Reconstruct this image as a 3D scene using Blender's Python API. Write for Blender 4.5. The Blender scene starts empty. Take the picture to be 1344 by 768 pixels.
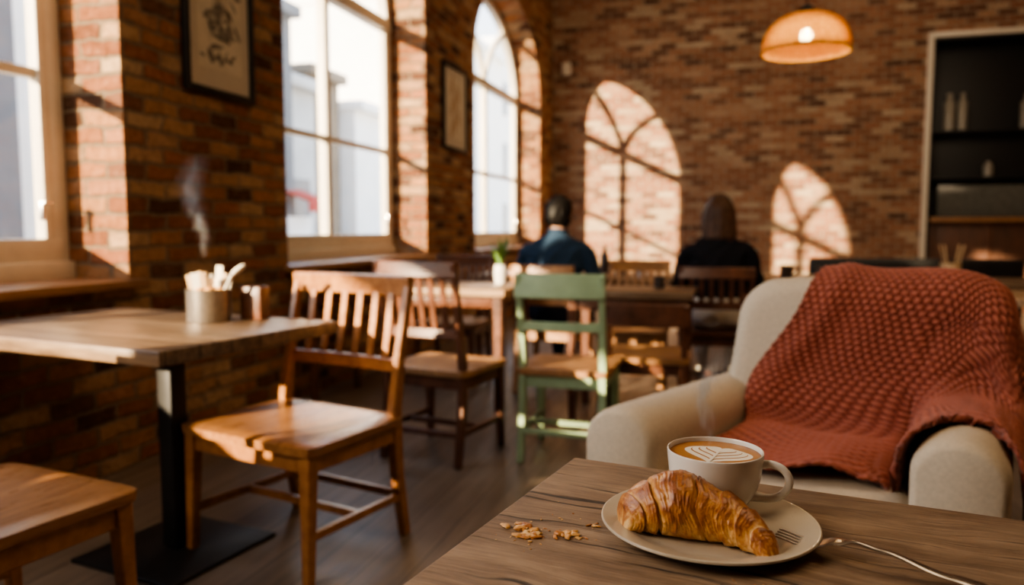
import bpy, bmesh, math, random
import numpy as np
from mathutils import Vector, Matrix, noise
random.seed(7)
scene = bpy.context.scene
COL = scene.collection
R = math.radians

# ------------------------------------------------------------------ materials
class NT:
    def __init__(self, name):
        self.mat = bpy.data.materials.new(name)
        self.mat.use_nodes = True
        self.nt = self.mat.node_tree
        self.nt.nodes.clear()
        self.out = self.nt.nodes.new('ShaderNodeOutputMaterial')
    def n(self, t, **kw):
        nd = self.nt.nodes.new(t)
        for k, v in kw.items():
            setattr(nd, k, v)
        return nd
    def l(self, a, b):
        self.nt.links.new(a, b)
    def m(self, op, a, b=None, c=None, clamp=False):
        nd = self.nt.nodes.new('ShaderNodeMath')
        nd.operation = op
        nd.use_clamp = clamp
        for i, v in enumerate((a, b, c)):
            if v is None: continue
            if isinstance(v, (int, float)): nd.inputs[i].default_value = v
            else: self.l(v, nd.inputs[i])
        return nd.outputs[0]
    def mix(self, fac, a, b, mode='MIX'):
        nd = self.nt.nodes.new('ShaderNodeMix')
        nd.data_type = 'RGBA'; nd.blend_type = mode
        for idx, v in ((0, fac), (6, a), (7, b)):
            if isinstance(v, (int, float)): nd.inputs[idx].default_value = v
            elif isinstance(v, (tuple, list)): nd.inputs[idx].default_value = (v[0], v[1], v[2], 1)
            else: self.l(v, nd.inputs[idx])
        return nd.outputs[2]
    def ramp(self, fac, stops, interp='LINEAR'):
        nd = self.nt.nodes.new('ShaderNodeValToRGB')
        cr = nd.color_ramp; cr.interpolation = interp
        while len(cr.elements) < len(stops): cr.elements.new(0.5)
        for e, (p, c) in zip(cr.elements, stops):
            e.position = p
            e.color = (c[0], c[1], c[2], 1) if isinstance(c, (tuple, list)) else (c, c, c, 1)
        self.l(fac, nd.inputs[0])
        return nd.outputs[0]
    def noise(self, vec, scale, detail=4, rough=0.55):
        nd = self.n('ShaderNodeTexNoise')
        nd.inputs['Scale'].default_value = scale
        nd.inputs['Detail'].default_value = detail
        nd.inputs['Roughness'].default_value = rough
        if vec is not None: self.l(vec, nd.inputs['Vector'])
        return nd.outputs[0]
    def coord(self, which='Object', scale=None):
        tc = self.n('ShaderNodeTexCoord')
        o = tc.outputs[which]
        if scale:
            mp = self.n('ShaderNodeMapping')
            mp.inputs['Scale'].default_value = scale
            self.l(o, mp.inputs['Vector'])
            o = mp.outputs[0]
        return o
    def bsdf(self, color, rough=0.5, bump=None, bdist=0.002, bstr=0.5, **kw):
        p = self.n('ShaderNodeBsdfPrincipled')
        for key, v in (('Base Color', color), ('Roughness', rough)):
            if isinstance(v, (int, float)): p.inputs[key].default_value = v
            elif isinstance(v, (tuple, list)): p.inputs[key].default_value = (v[0], v[1], v[2], 1)
            else: self.l(v, p.inputs[key])
        for k, v in kw.items():
            k = k.replace('_', ' ')
            if isinstance(v, (tuple, list)): p.inputs[k].default_value = (v[0], v[1], v[2], 1)
            elif isinstance(v, (int, float)): p.inputs[k].default_value = v
            else: self.l(v, p.inputs[k])
        if bump is not None:
            b = self.n('ShaderNodeBump')
            b.inputs['Distance'].default_value = bdist
            b.inputs['Strength'].default_value = bstr
            self.l(bump, b.inputs['Height'])
            self.l(b.outputs[0], p.inputs['Normal'])
        self.l(p.outputs[0], self.out.inputs[0])
        return p

def mat_brick(name, stops, mortar, bw=0.235, bh=0.078, warp=0.03, edge=(0.003, 0.011)):
    t = NT(name)
    o = t.coord('Object')
    sp = t.n('ShaderNodeSeparateXYZ'); t.l(o, sp.inputs[0])
    nz = t.n('ShaderNodeTexNoise'); nz.inputs['Scale'].default_value = 9; nz.inputs['Detail'].default_value = 4
    t.l(o, nz.inputs['Vector'])
    sc = t.n('ShaderNodeSeparateColor'); t.l(nz.outputs['Color'], sc.inputs[0])
    u = t.m('ADD', sp.outputs[0], sp.outputs[1])
    u = t.m('ADD', u, t.m('MULTIPLY', t.m('SUBTRACT', sc.outputs[0], 0.5), warp * 1.3))
    v = t.m('ADD', sp.outputs[2], t.m('MULTIPLY', t.m('SUBTRACT', sc.outputs[1], 0.5), warp))
    vz = t.m('ADD', t.m('DIVIDE', v, bh), 20)
    row = t.m('FLOOR', vz)
    odd = t.m('MODULO', row, 2)
    uu = t.m('ADD', t.m('ADD', t.m('DIVIDE', u, bw), t.m('MULTIPLY', odd, 0.5)), 200)
    colm = t.m('FLOOR', uu)
    fx = t.m('FRACT', uu); fz = t.m('FRACT', vz)
    du = t.m('MULTIPLY', t.m('MINIMUM', fx, t.m('SUBTRACT', 1, fx)), bw)
    dv = t.m('MULTIPLY', t.m('MINIMUM', fz, t.m('SUBTRACT', 1, fz)), bh)
    d = t.m('MINIMUM', du, dv)
    n2 = t.noise(o, 38, 5, 0.7)
    d = t.m('ADD', d, t.m('MULTIPLY', t.m('SUBTRACT', n2, 0.5), 0.022))
    mr = t.n('ShaderNodeMapRange'); mr.interpolation_type = 'SMOOTHSTEP'
    mr.inputs['From Min'].default_value = edge[0]; mr.inputs['From Max'].default_value = edge[1]
    t.l(d, mr.inputs['Value'])
    mask = mr.outputs[0]
    wn = t.n('ShaderNodeTexWhiteNoise'); wn.noise_dimensions = '2D'
    cb = t.n('ShaderNodeCombineXYZ'); t.l(colm, cb.inputs[0]); t.l(row, cb.inputs[1])
    t.l(cb.outputs[0], wn.inputs['Vector'])
    c = t.ramp(wn.outputs['Value'], stops)
    n3 = t.noise(o, 24, 7, 0.72)
    c = t.mix(0.8, c, t.ramp(n3, [(0.25, (0.40, 0.37, 0.34)), (0.54, (1.0, 1.0, 1.0)), (0.8, (1.0, 1.0, 1.0))]), 'MULTIPLY')
    c = t.mix(t.ramp(n3, [(0.56, 0.0), (0.76, 0.55)]), c, (0.60, 0.45, 0.31))
    big = t.noise(o, 1.3, 4)
    c = t.mix(0.7, c, t.ramp(big, [(0.32, (0.66, 0.61, 0.56)), (0.66, (1.0, 1.0, 1.0))]), 'MULTIPLY')
    mo = t.mix(t.ramp(n2, [(0.3, 0.0), (0.7, 1.0)]), tuple(x * 0.55 for x in mortar), tuple(min(1, x * 1.15) for x in mortar))
    c = t.mix(mask, mo, c)
    h = t.m('ADD', mask, t.m('MULTIPLY', wn.outputs['Value'], 0.5))
    h = t.m('ADD', h, t.m('MULTIPLY', n3, 1.1))
    h = t.m('ADD', h, t.m('MULTIPLY', n2, 0.6))
    t.bsdf(c, 0.9, bump=h, bdist=0.020, bstr=1.0, Specular_IOR_Level=0.15)
    return t.mat

def mat_wood(name, light, dark, scale=(3, 30, 30), rough=0.4, coat=0.0, planks=None, contrast=1.0, which='Object'):
    t = NT(name)
    o = t.coord(which, scale)
    raw = t.coord(which)
    a = t.noise(o, 1.0, 8, 0.65)
    b = t.noise(o, 4.0, 4, 0.6)
    f = t.m('ADD', t.m('MULTIPLY', a, 0.7), t.m('MULTIPLY', b, 0.3))
    c = t.ramp(f, [(0.5 - 0.17 / contrast, dark), (0.5 + 0.15 / contrast, light)])
    blot = t.noise(raw, 5, 3)
    c = t.mix(0.5, c, t.ramp(blot, [(0.3, (0.72, 0.70, 0.68)), (0.7, (1.0, 1.0, 1.0))]), 'MULTIPLY')
    h = f
    if planks:
        axis, width = planks
        sp = t.n('ShaderNodeSeparateXYZ'); t.l(raw, sp.inputs[0])
        q = t.m('ADD', t.m('DIVIDE', sp.outputs[axis], width), 100)
        fr = t.m('FRACT', q); fl = t.m('FLOOR', q)
        wn = t.n('ShaderNodeTexWhiteNoise'); wn.noise_dimensions = '1D'; t.l(fl, wn.inputs['W'])
        c = t.mix(1.0, c, t.ramp(wn.outputs['Value'], [(0, (0.72, 0.72, 0.72)), (1, (1.0, 1.0, 1.0))]), 'MULTIPLY')
        e = t.m('MULTIPLY', t.m('MINIMUM', fr, t.m('SUBTRACT', 1, fr)), width)
        g = t.m('GREATER_THAN', e, 0.0018)
        c = t.mix(g, (0.02, 0.014, 0.01), c)
        h = t.m('ADD', t.m('MULTIPLY', f, 0.4), g)
    rr = t.m('ADD', t.m('MULTIPLY', b, 0.25), rough - 0.12)
    t.bsdf(c, rr, bump=h, bdist=0.0015, bstr=0.35, Coat_Weight=coat, Coat_Roughness=0.25)
    return t.mat

def mat_plain(name, col, rough=0.5, noise_amt=0.15, nscale=20, bdist=0.001, **kw):
    t = NT(name)
    o = t.coord('Object')
    n = t.noise(o, nscale, 5)
    lo = tuple(x * (1 - noise_amt) for x in col); hi = tuple(min(1, x * (1 + noise_amt)) for x in col)
    c = t.ramp(n, [(0.3, lo), (0.7, hi)])
    t.bsdf(c, rough, bump=n, bdist=bdist, bstr=0.3, **kw)
    return t.mat

def mat_fabric(name, col, rough=0.95, weave=420, sheen=0.0, bd=0.0005, bs=0.4):
    t = NT(name)
    o = t.coord('Object')
    w1 = t.n('ShaderNodeTexWave'); w1.bands_direction = 'X'; w1.inputs['Scale'].default_value = weave / 6.3; w1.inputs['Distortion'].default_value = 1.0
    w2 = t.n('ShaderNodeTexWave'); w2.bands_direction = 'Z'; w2.inputs['Scale'].default_value = weave / 6.3; w2.inputs['Distortion'].default_value = 1.0
    t.l(o, w1.inputs[0]); t.l(o, w2.inputs[0])
    n = t.noise(o, 120, 4)
    n0 = t.noise(o, 6, 3)
    h = t.m('ADD', t.m('ADD', w1.outputs['Fac'], w2.outputs['Fac']), n)
    c = t.ramp(n, [(0.3, tuple(x * .90 for x in col)), (0.7, tuple(min(1, x * 1.05) for x in col))])
    c = t.mix(0.4, c, t.ramp(n0, [(0.3, (0.88, 0.86, 0.84)), (0.7, (1.0, 1.0, 1.0))]), 'MULTIPLY')
    t.bsdf(c, rough, bump=h, bdist=bd, bstr=bs, Sheen_Weight=sheen, Specular_IOR_Level=0.12)
    return t.mat

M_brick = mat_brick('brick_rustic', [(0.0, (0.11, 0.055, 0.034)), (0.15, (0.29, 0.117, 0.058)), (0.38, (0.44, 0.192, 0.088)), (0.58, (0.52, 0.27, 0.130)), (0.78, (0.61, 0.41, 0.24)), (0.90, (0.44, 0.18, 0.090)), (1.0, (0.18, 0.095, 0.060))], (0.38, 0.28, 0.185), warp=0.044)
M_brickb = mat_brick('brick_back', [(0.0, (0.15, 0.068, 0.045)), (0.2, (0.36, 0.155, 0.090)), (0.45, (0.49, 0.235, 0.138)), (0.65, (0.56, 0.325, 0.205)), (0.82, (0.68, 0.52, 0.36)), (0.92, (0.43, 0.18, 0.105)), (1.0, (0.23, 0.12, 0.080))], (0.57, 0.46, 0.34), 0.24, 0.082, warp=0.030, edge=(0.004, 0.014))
M_floor = mat_wood('floor_boards', (0.28, 0.215, 0.165), (0.145, 0.108, 0.080), (20, 1.2, 20), 0.42, planks=(0, 0.16))
M_ceil = mat_plain('ceiling_plaster', (0.58, 0.48, 0.37), 0.9)
M_plaster = mat_plain('wall_plaster', (0.42, 0.31, 0.21), 0.9)
M_cream = mat_plain('cream_paint', (0.72, 0.65, 0.53), 0.45, 0.05)
M_oak = mat_wood('oak_varnished', (0.48, 0.22, 0.075), (0.25, 0.096, 0.031), (8, 8, 8), 0.33, coat=0.35)
M_oakseat = mat_wood('oak_seat', (0.48, 0.23, 0.085), (0.24, 0.096, 0.034), (28, 2.5, 20), 0.30, coat=0.4)
M_darkwood = mat_wood('walnut_stain', (0.18, 0.068, 0.032), (0.068, 0.027, 0.015), (8, 8, 8), 0.38, coat=0.2)
M_midwood = mat_wood('beech_worn', (0.52, 0.28, 0.12), (0.29, 0.135, 0.06), (8, 8, 8), 0.42)
M_green = mat_plain('green_paint', (0.31, 0.42, 0.25), 0.45, 0.12, 14)
M_tabletop = mat_wood('tabletop_rustic', (0.39, 0.255, 0.152), (0.13, 0.078, 0.046), (2, 26, 20), 0.36, planks=(1, 0.12))
M_tableback = mat_wood('tabletop_pale', (0.52, 0.345, 0.20), (0.27, 0.16, 0.087), (2, 20, 20), 0.4)
M_sill = mat_wood('sill_wood', (0.42, 0.21, 0.085), (0.20, 0.09, 0.036), (20, 2, 20), 0.45)
M_blackmetal = mat_plain('black_steel', (0.018, 0.017, 0.017), 0.5, 0.2, Metallic=0.3)
M_black = mat_plain('black_paint', (0.007, 0.006, 0.0055), 0.5)
M_linen = mat_fabric('linen_beige', (0.63, 0.53, 0.40), weave=900, bd=0.0003, bs=0.3)
M_steel = mat_plain('stainless_steel', (0.50, 0.47, 0.44), 0.24, 0.05, Metallic=1.0)
M_tin = mat_plain('galvanised_tin', (0.45, 0.41, 0.36), 0.38, 0.12, 60, Metallic=0.9)
M_paper = mat_plain('paper_white', (0.72, 0.66, 0.55), 0.8, 0.05)
M_stick = mat_plain('wood_stick', (0.60, 0.42, 0.24), 0.7, 0.1)
M_ceramic = mat_plain('ceramic_white', (0.79, 0.755, 0.70), 0.2, 0.02, 5, 0.0003, Coat_Weight=0.3)

def mat_forewood():
    t = NT('weathered_oak_top')
    raw = t.coord('Object')
    sp = t.n('ShaderNodeSeparateXYZ'); t.l(raw, sp.inputs[0])
    X, Y = sp.outputs[0], sp.outputs[1]
    # gentle wandering of the grain
    wob = t.m('MULTIPLY', t.m('SUBTRACT', t.noise(t.coord('Object', (3, 5, 1)), 1.0, 3, 0.5), 0.5), 0.10)
    Yw = t.m('ADD', Y, wob)
    knotm = None
    for (kx, ky, kr) in [(-0.27, 0.13, 0.020), (0.20, -0.03, 0.016), (-0.05, -0.16, 0.022), (0.33, 0.20, 0.018)]:
        dx = t.m('MULTIPLY', t.m('SUBTRACT', X, kx), 0.45); dy = t.m('SUBTRACT', Y, ky)
        r2 = t.m('ADD', t.m('MULTIPLY', dx, dx), t.m('MULTIPLY', dy, dy))
        g = t.m('DIVIDE', kr * kr, t.m('ADD', r2, kr * kr))
        Yw = t.m('SUBTRACT', Yw, t.m('MULTIPLY', t.m('MULTIPLY', dy, g), 0.75))
        core = t.m('MULTIPLY', t.m('MAXIMUM', t.m('SUBTRACT', g, 0.72), 0.0), 3.2)
        knotm = core if knotm is None else t.m('ADD', knotm, core)
    def vec(sx, sy):
        cb = t.n('ShaderNodeCombineXYZ')
        t.l(t.m('MULTIPLY', X, sx), cb.inputs[0]); t.l(t.m('MULTIPLY', Yw, sy), cb.inputs[1])
        return cb.outputs[0]
    a = t.noise(vec(2.0, 34), 1.0, 10, 0.74)
    fine = t.noise(vec(13, 360), 1.0, 5, 0.78)
    mott = t.noise(t.coord('Object', (14, 26, 10)), 1.0, 5, 0.65)
    f = t.m('ADD', t.m('MULTIPLY', a, 0.46), t.m('ADD', t.m('MULTIPLY', mott, 0.20), t.m('MULTIPLY', fine, 0.34)))
    c = t.ramp(f, [(0.32, (0.062, 0.036, 0.021)), (0.43, (0.175, 0.112, 0.068)), (0.53, (0.31, 0.212, 0.135)), (0.66, (0.48, 0.355, 0.24))])
    blot = t.noise(t.coord('Object', (3, 7, 3)), 1.0, 4)
    c = t.mix(0.6, c, t.ramp(blot, [(0.34, (0.54, 0.46, 0.39)), (0.60, (1.0, 1.0, 1.0))]), 'MULTIPLY')
    crack = t.ramp(t.noise(vec(1.8, 85), 1.0, 6, 0.62), [(0.345, 0.08), (0.40, 1.0)])
    c = t.mix(0.9, c, crack, 'MULTIPLY')
    c = t.mix(t.m('MINIMUM', knotm, 0.85), c, (0.040, 0.022, 0.013))
    h = t.m('ADD', f, t.m('MULTIPLY', crack, 0.6))
    t.bsdf(c, t.m('ADD', t.m('MULTIPLY', f, 0.35), 0.38), bump=h, bdist=0.0026, bstr=0.75, Specular_IOR_Level=0.4)
    return t.mat
M_fore = mat_forewood()

def mat_knit():
    t = NT('terracotta_wool')
    o = t.coord('Object')
    n = t.noise(o, 260, 5, 0.7); n0 = t.noise(o, 12, 3)
    at = t.n('ShaderNodeAttribute'); at.attribute_name = 'knit'
    c = t.ramp(at.outputs['Fac'], [(0.0, (0.18, 0.042, 0.027)), (0.45, (0.39, 0.108, 0.068)), (1.0, (0.54, 0.178, 0.112))])  # knit holes coloured darker, painting in the shade between the cells
    c = t.mix(0.5, c, t.ramp(n, [(0.3, (0.66, 0.66, 0.66)), (0.7, (1.0, 1.0, 1.0))]), 'MULTIPLY')
    c = t.mix(0.4, c, t.ramp(n0, [(0.3, (0.82, 0.82, 0.82)), (0.7, (1.0, 1.0, 1.0))]), 'MULTIPLY')
    t.bsdf(c, 0.95, bump=n, bdist=0.0025, bstr=0.8, Sheen_Weight=0.2, Specular_IOR_Level=0.1)
    return t.mat
M_knit = mat_knit()

# ------------------------------------------------------------------ mesh helpers
def empty(name, loc=(0, 0, 0), rot=0.0):
    e = bpy.data.objects.new(name, None)
    loc = tuple(loc) + (0,) * (3 - len(loc))
    e.location = loc; e.rotation_euler = (0, 0, R(rot)); e.empty_display_size = 0.1
    COL.objects.link(e)
    return e

def mk(name, bm, mat=None, parent=None, smooth=True, angle=40, loc=None):
    bmesh.ops.recalc_face_normals(bm, faces=bm.faces[:])
    me = bpy.data.meshes.new(name)
    bm.to_mesh(me); bm.free()
    if smooth:
        me.shade_smooth()
        me.set_sharp_from_angle(angle=R(angle))
    ob = bpy.data.objects.new(name, me)
    for m in (mat if isinstance(mat, (list, tuple)) else [mat]):
        if m: me.materials.append(m)
    COL.objects.link(ob)
    if parent: ob.parent = parent
    if loc: ob.location = loc
    return ob

def box_bm(bm, size, loc=(0, 0, 0), rot=None, bevel=0.0, seg=2):
    g = bmesh.ops.create_cube(bm, size=1.0)
    vs = g['verts']
    bmesh.ops.scale(bm, vec=size, verts=vs)
    if bevel > 0:
        es = list({e for v in vs for e in v.link_edges})
        r = bmesh.ops.bevel(bm, geom=es + vs, offset=bevel, segments=seg, profile=0.5, affect='EDGES')
        vs = list({v for f in r['faces'] for v in f.verts} | {v for v in vs if v.is_valid})
    if rot is not None:
        bmesh.ops.rotate(bm, verts=vs, cent=(0, 0, 0), matrix=rot)
    bmesh.ops.translate(bm, vec=loc, verts=vs)
    return vs

def box(name, size, loc, mat, parent=None, bevel=0.003, rot=None, seg=2):
    bm = bmesh.new()
    box_bm(bm, size, loc, rot, bevel, seg)
    return mk(name, bm, mat, parent, angle=50)

def sweep_bm(bm, pts, sizes, side):
    """rectangular section swept along pts; side = axis of the first size"""
    pts = [Vector(p) for p in pts]
    n = len(pts); side = Vector(side).normalized()
    rings = []
    for i, p in enumerate(pts):
        t = (pts[min(i + 1, n - 1)] - pts[max(i - 1, 0)]).normalized()
        s = (side - t * side.dot(t)).normalized()
        o = t.cross(s)
        w, d = sizes[i] if isinstance(sizes, list) else sizes
        rings.append([bm.verts.new(p + s * (a * w / 2) + o * (b * d / 2)) for a, b in ((-1, -1), (1, -1), (1, 1), (-1, 1))])
    for a, b in zip(rings, rings[1:]):
        for k in range(4):
            bm.faces.new((a[k], a[(k + 1) % 4], b[(k + 1) % 4], b[k]))
    bm.faces.new(rings[0][::-1]); bm.faces.new(rings[-1])

def sweep(name, pts, sizes, side, mat, parent=None, bevel=0.004):
    bm = bmesh.new()
    sweep_bm(bm, pts, sizes, side)
    ob = mk(name, bm, mat, parent, angle=50)
    if bevel:
        m = ob.modifiers.new('b', 'BEVEL'); m.width = bevel; m.segments = 2; m.limit_method = 'ANGLE'; m.angle_limit = R(50)
    return ob

def lathe(name, prof, mat, parent=None, loc=None, seg=64, angle=50):
    bm = bmesh.new()
    rings = []
    for r, z in prof:
        if r < 1e-6: rings.append([bm.verts.new((0, 0, z))])
        else: rings.append([bm.verts.new((r * math.cos(2 * math.pi * k / seg), r * math.sin(2 * math.pi * k / seg), z)) for k in range(seg)])
    for a, b in zip(rings, rings[1:]):
        for k in range(seg):
            k2 = (k + 1) % seg
            if len(a) == 1 and len(b) == 1: continue
            if len(a) == 1: bm.faces.new((a[0], b[k], b[k2]))
            elif len(b) == 1: bm.faces.new((a[k], a[k2], b[0]))
            else: bm.faces.new((a[k], a[k2], b[k2], b[k]))
    return mk(name, bm, mat, parent, angle=angle, loc=loc)

def catmull(pts, n):
    out = []
    P = [pts[0]] + list(pts) + [pts[-1]]
    for i in range(1, len(P) - 2):
        for k in range(n):
            t = k / n
            a, b, c, d = P[i - 1], P[i], P[i + 1], P[i + 2]
            out.append(tuple(0.5 * ((2 * b[j]) + (-a[j] + c[j]) * t + (2 * a[j] - 5 * b[j] + 4 * c[j] - d[j]) * t * t + (-a[j] + 3 * b[j] - 3 * c[j] + d[j]) * t ** 3) for j in range(len(b))))
    out.append(tuple(pts[-1]))
    return out

def tube_bm(bm, pts, ref=(0, 1, 0), seg=16, sub=4, caps=True):
    """pts: (x,y,z,rx,ry); elliptical tube"""
    if sub > 1: pts = catmull(pts, sub)
    n = len(pts); ref = Vector(ref)
    rings = []
    for i, p in enumerate(pts):
        c = Vector(p[:3])
        t = (Vector(pts[min(i + 1, n - 1)][:3]) - Vector(pts[max(i - 1, 0)][:3])).normalized()
        s = t.cross(ref)
        if s.length < 0.05: s = t.cross(Vector((1, 0, 0)))
        s.normalize(); o = s.cross(t)
        rings.append([bm.verts.new(c + s * (p[3] * math.cos(2 * math.pi * k / seg)) + o * (p[4] * math.sin(2 * math.pi * k / seg))) for k in range(seg)])
    for a, b in zip(rings, rings[1:]):
        for k in range(seg):
            bm.faces.new((a[k], a[(k + 1) % seg], b[(k + 1) % seg], b[k]))
    if caps:
        bm.faces.new(rings[0][::-1]); bm.faces.new(rings[-1])

def ell_bm(bm, c, r, rot=None, u=20, v=14):
    g = bmesh.ops.create_uvsphere(bm, u_segments=u, v_segments=v, radius=1)
    bmesh.ops.scale(bm, vec=r, verts=g['verts'])
    if rot is not None: bmesh.ops.rotate(bm, verts=g['verts'], cent=(0, 0, 0), matrix=rot)
    bmesh.ops.translate(bm, vec=c, verts=g['verts'])

def apply_mods(ob):
    dg = bpy.context.evaluated_depsgraph_get()
    dg.update()
    me = bpy.data.meshes.new_from_object(ob.evaluated_get(dg))
    ob.modifiers.clear()
    old = ob.data
    ob.data = me
    bpy.data.meshes.remove(old)

# ------------------------------------------------------------------ room shell
XW, YB, XR, YF, HC = -2.65, 11.5, 5.2, -4.0, 5.0
GX = -3.02
SILL, SPR, RISE = 0.85, 2.88, 1.10
WINS = [(-0.7, 2.87), (4.18, 6.44), (7.80, 10.68)]

def arch_pts(y0, y1, z0, spr, rise, n=28):
    c = (y0 + y1) / 2; a = (y1 - y0) / 2
    p = [(y0, z0), (y1, z0)]
    for k in range(n + 1):
        th = math.pi * k / n
        p.append((c + a * math.cos(th), spr + rise * math.sin(th)))
    return p

bm = bmesh.new()
box_bm(bm, (0.42, YB - YF + 0.4, HC), (XW - 0.21, (YB + YF) / 2, HC / 2))
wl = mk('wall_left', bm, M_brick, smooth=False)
cutters = []
for (a, b) in WINS:
    bm = bmesh.new()
    pr = arch_pts(a, b, SILL, SPR, RISE)
    f0 = [bm.verts.new((XW - 0.8, y, z)) for y, z in pr]; f1 = [bm.verts.new((XW + 0.3, y, z)) for y, z in pr]
    bm.faces.new(f0); bm.faces.new(f1[::-1])
    for i in range(len(pr)):
        j = (i + 1) % len(pr)
        bm.faces.new((f0[i], f0[j], f1[j], f1[i]))
    c = mk('cut', bm, None, smooth=False)
    md = wl.modifiers.new('c', 'BOOLEAN'); md.operation = 'DIFFERENCE'; md.solver = 'EXACT'; md.object = c
    cutters.append(c)
apply_mods(wl)
for c in cutters: bpy.data.objects.remove(c)

# back wall with recess opening
DX0, DX1, DH = 2.53, 4.75, 3.62
bm = bmesh.new()
box_bm(bm, (DX0 - XW, 0.4, HC), ((XW + DX0) / 2, YB + 0.2, HC / 2))
box_bm(bm, (DX1 - DX0, 0.4, HC - DH), ((DX0 + DX1) / 2, YB + 0.2, (HC + DH) / 2))
box_bm(bm, (XR - DX1, 0.4, HC), ((XR + DX1) / 2, YB + 0.2, HC / 2))
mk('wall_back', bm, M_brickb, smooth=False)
box('wall_right', (0.2, YB - YF, HC), (XR + 0.1, (YB + YF) / 2, HC / 2), M_brickb, bevel=0)
box('wall_front', (XR - XW, 0.2, HC), ((XR + XW) / 2, YF - 0.1, HC / 2), M_plaster, bevel=0)
box('floor', (XR - XW + 0.6, YB - YF + 1.4, 0.1), ((XR + XW) / 2, (YB + YF) / 2 + 0.3, -0.05), M_floor, bevel=0)
box('ceiling', (XR - XW + 0.9, YB - YF + 0.8, 0.1), ((XR + XW) / 2 - 0.2, (YB + YF) / 2, HC + 0.05), M_ceil, bevel=0)

# windows ------------------------------------------------------------
t = NT('window_glass')
tr = t.n('ShaderNodeBsdfTransparent'); gl = t.n('ShaderNodeBsdfGlossy'); gl.inputs['Roughness'].default_value = 0.02
tr.inputs[0].default_value = (0.97, 0.98, 0.97, 1)
mx = t.n('ShaderNodeMixShader'); mx.inputs[0].default_value = 0.05
t.l(tr.outputs[0], mx.inputs[1]); t.l(gl.outputs[0], mx.inputs[2]); t.l(mx.outputs[0], t.out.inputs[0])
M_glass = t.mat

def window(i, y0, y1):
    e = empty('window_%d' % i)
    c = (y0 + y1) / 2; a = (y1 - y0) / 2
    bm = bmesh.new()
    J = 0.085
    X = GX
    for y in (y0 + J / 2, y1 - J / 2):
        box_bm(bm, (0.08, J, SPR - SILL), (X, y, (SPR + SILL) / 2), bevel=0.006)
        box_bm(bm, (0.06, 0.05, SPR - SILL), (X + 0.012, y + (0.06 if y < c else -0.06), (SPR + SILL) / 2), bevel=0.006)
    box_bm(bm, (0.12, 2 * a, 0.10), (X + 0.01, c, SILL + 0.05), bevel=0.006)
    box_bm(bm, (0.07, 2 * a - J, 0.11), (X + 0.01, c, SILL + 0.15), bevel=0.008)
    box_bm(bm, (0.10, 2 * a, 0.10), (X, c, SPR + 0.02), bevel=0.008)           # transom
    box_bm(bm, (0.055, 2 * a, 0.045), (X, c, 1.79), bevel=0.006)                # glazing bar
    box_bm(bm, (0.08, 0.07, SPR - SILL), (X, c, (SPR + SILL) / 2), bevel=0.008)   # mullion
    N = 28
    arc = [(X, c + (a - J / 2) * math.cos(math.pi * k / N), SPR + (RISE - J / 2) * math.sin(math.pi * k / N)) for k in range(N + 1)]
    sweep_bm(bm, arc, (0.08, J), (1, 0, 0))
    # Y tracery
    for sg in (-1, 1):
        pts = []
        for k in range(13):
            q = k / 12
            pts.append((X, c + sg * (a * 0.62) * (q ** 1.25), SPR + (RISE * 0.80) * (q ** 0.72)))
        sweep_bm(bm, pts, (0.06, 0.055), (1, 0, 0))
    mk('frame', bm, M_cream, e, angle=40)
    bm = bmesh.new()
    bm.faces.new([bm.verts.new((X, y, z)) for y, z in arch_pts(y0 + 0.03, y1 - 0.03, SILL + 0.03, SPR, RISE - 0.03)])
    mk('glass_pane', bm, M_glass, e, smooth=False)
    # latch
    bm = bmesh.new()
    box_bm(bm, (0.02, 0.02, 0.09), (X + 0.06, y1 - 0.16, 1.18), bevel=0.004)
    box_bm(bm, (0.03, 0.05, 0.015), (X + 0.07, y1 - 0.145, 1.215), bevel=0.004)
    mk('latch', bm, M_steel, e)
    box('sill_board', (0.48, 2 * a + 0.10, 0.04), (X + 0.205, c, SILL + 0.0), M_sill, e, 0.006)
for i, (a, b) in enumerate(WINS): window(i + 1, a, b)

# unseen awning added outside the first window to keep sun off the seated figures
e = empty('window_awning')
M_blocker = mat_plain('awning_canvas', (0.55, 0.50, 0.42), 0.85, 0.08)
bm = bmesh.new()
sweep_bm(bm, [(-3.07, -1.15, 2.90), (-4.02, -1.15, 2.34)], (3.70, 0.02), (0, 1, 0))
sweep_bm(bm, [(-4.02, -1.15, 2.35), (-4.03, -1.15, 2.20)], (3.70, 0.015), (0, 1, 0))
mk('canvas', bm, M_blocker, e)
for y in (-2.98, 0.68):
    sweep('strut', [(-3.07, y, 2.15), (-4.0, y, 2.34)], (0.025, 0.025), (0, 1, 0), M_blackmetal, e)

# cupboard recess in back wall ----------------------------------------
e = empty('back_bar_cabinet')
M_cab = mat_wood('cabinet_wood', (0.15, 0.062, 0.032), (0.06, 0.028, 0.017), (6, 6, 1.5), 0.5)
cx = (DX0 + DX1) / 2; cw = DX1 - DX0
box('carcass_back', (cw, 0.03, DH), (cx, YB + 0.38, DH / 2), M_black, e)
for x in (DX0 + 0.02, DX1 - 0.02): box('carcass_side', (0.04, 0.40, DH), (x, YB + 0.2, DH / 2), M_black, e)
box('carcass_top', (cw, 0.40, 0.03), (cx, YB + 0.2, DH - 0.015), M_black, e)
box('trim_side', (0.07, 0.05, DH + 0.07), (DX0 - 0.035, YB - 0.02, (DH + 0.07) / 2), M_cream, e)
box('trim_side_far', (0.07, 0.05, DH + 0.07), (DX1 + 0.035, YB - 0.02, (DH + 0.07) / 2), M_cream, e)
box('trim_head', (cw, 0.05, 0.07), (cx, YB - 0.02, DH + 0.035), M_cream, e)
box('counter_shelf', (cw - 0.09, 0.42, 0.06), (cx, YB + 0.15, 1.22), M_sill, e)
box('lower_panel', (cw - 0.09, 0.06, 1.19), (cx, YB + 0.10, 0.595), M_cab, e)
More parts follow.
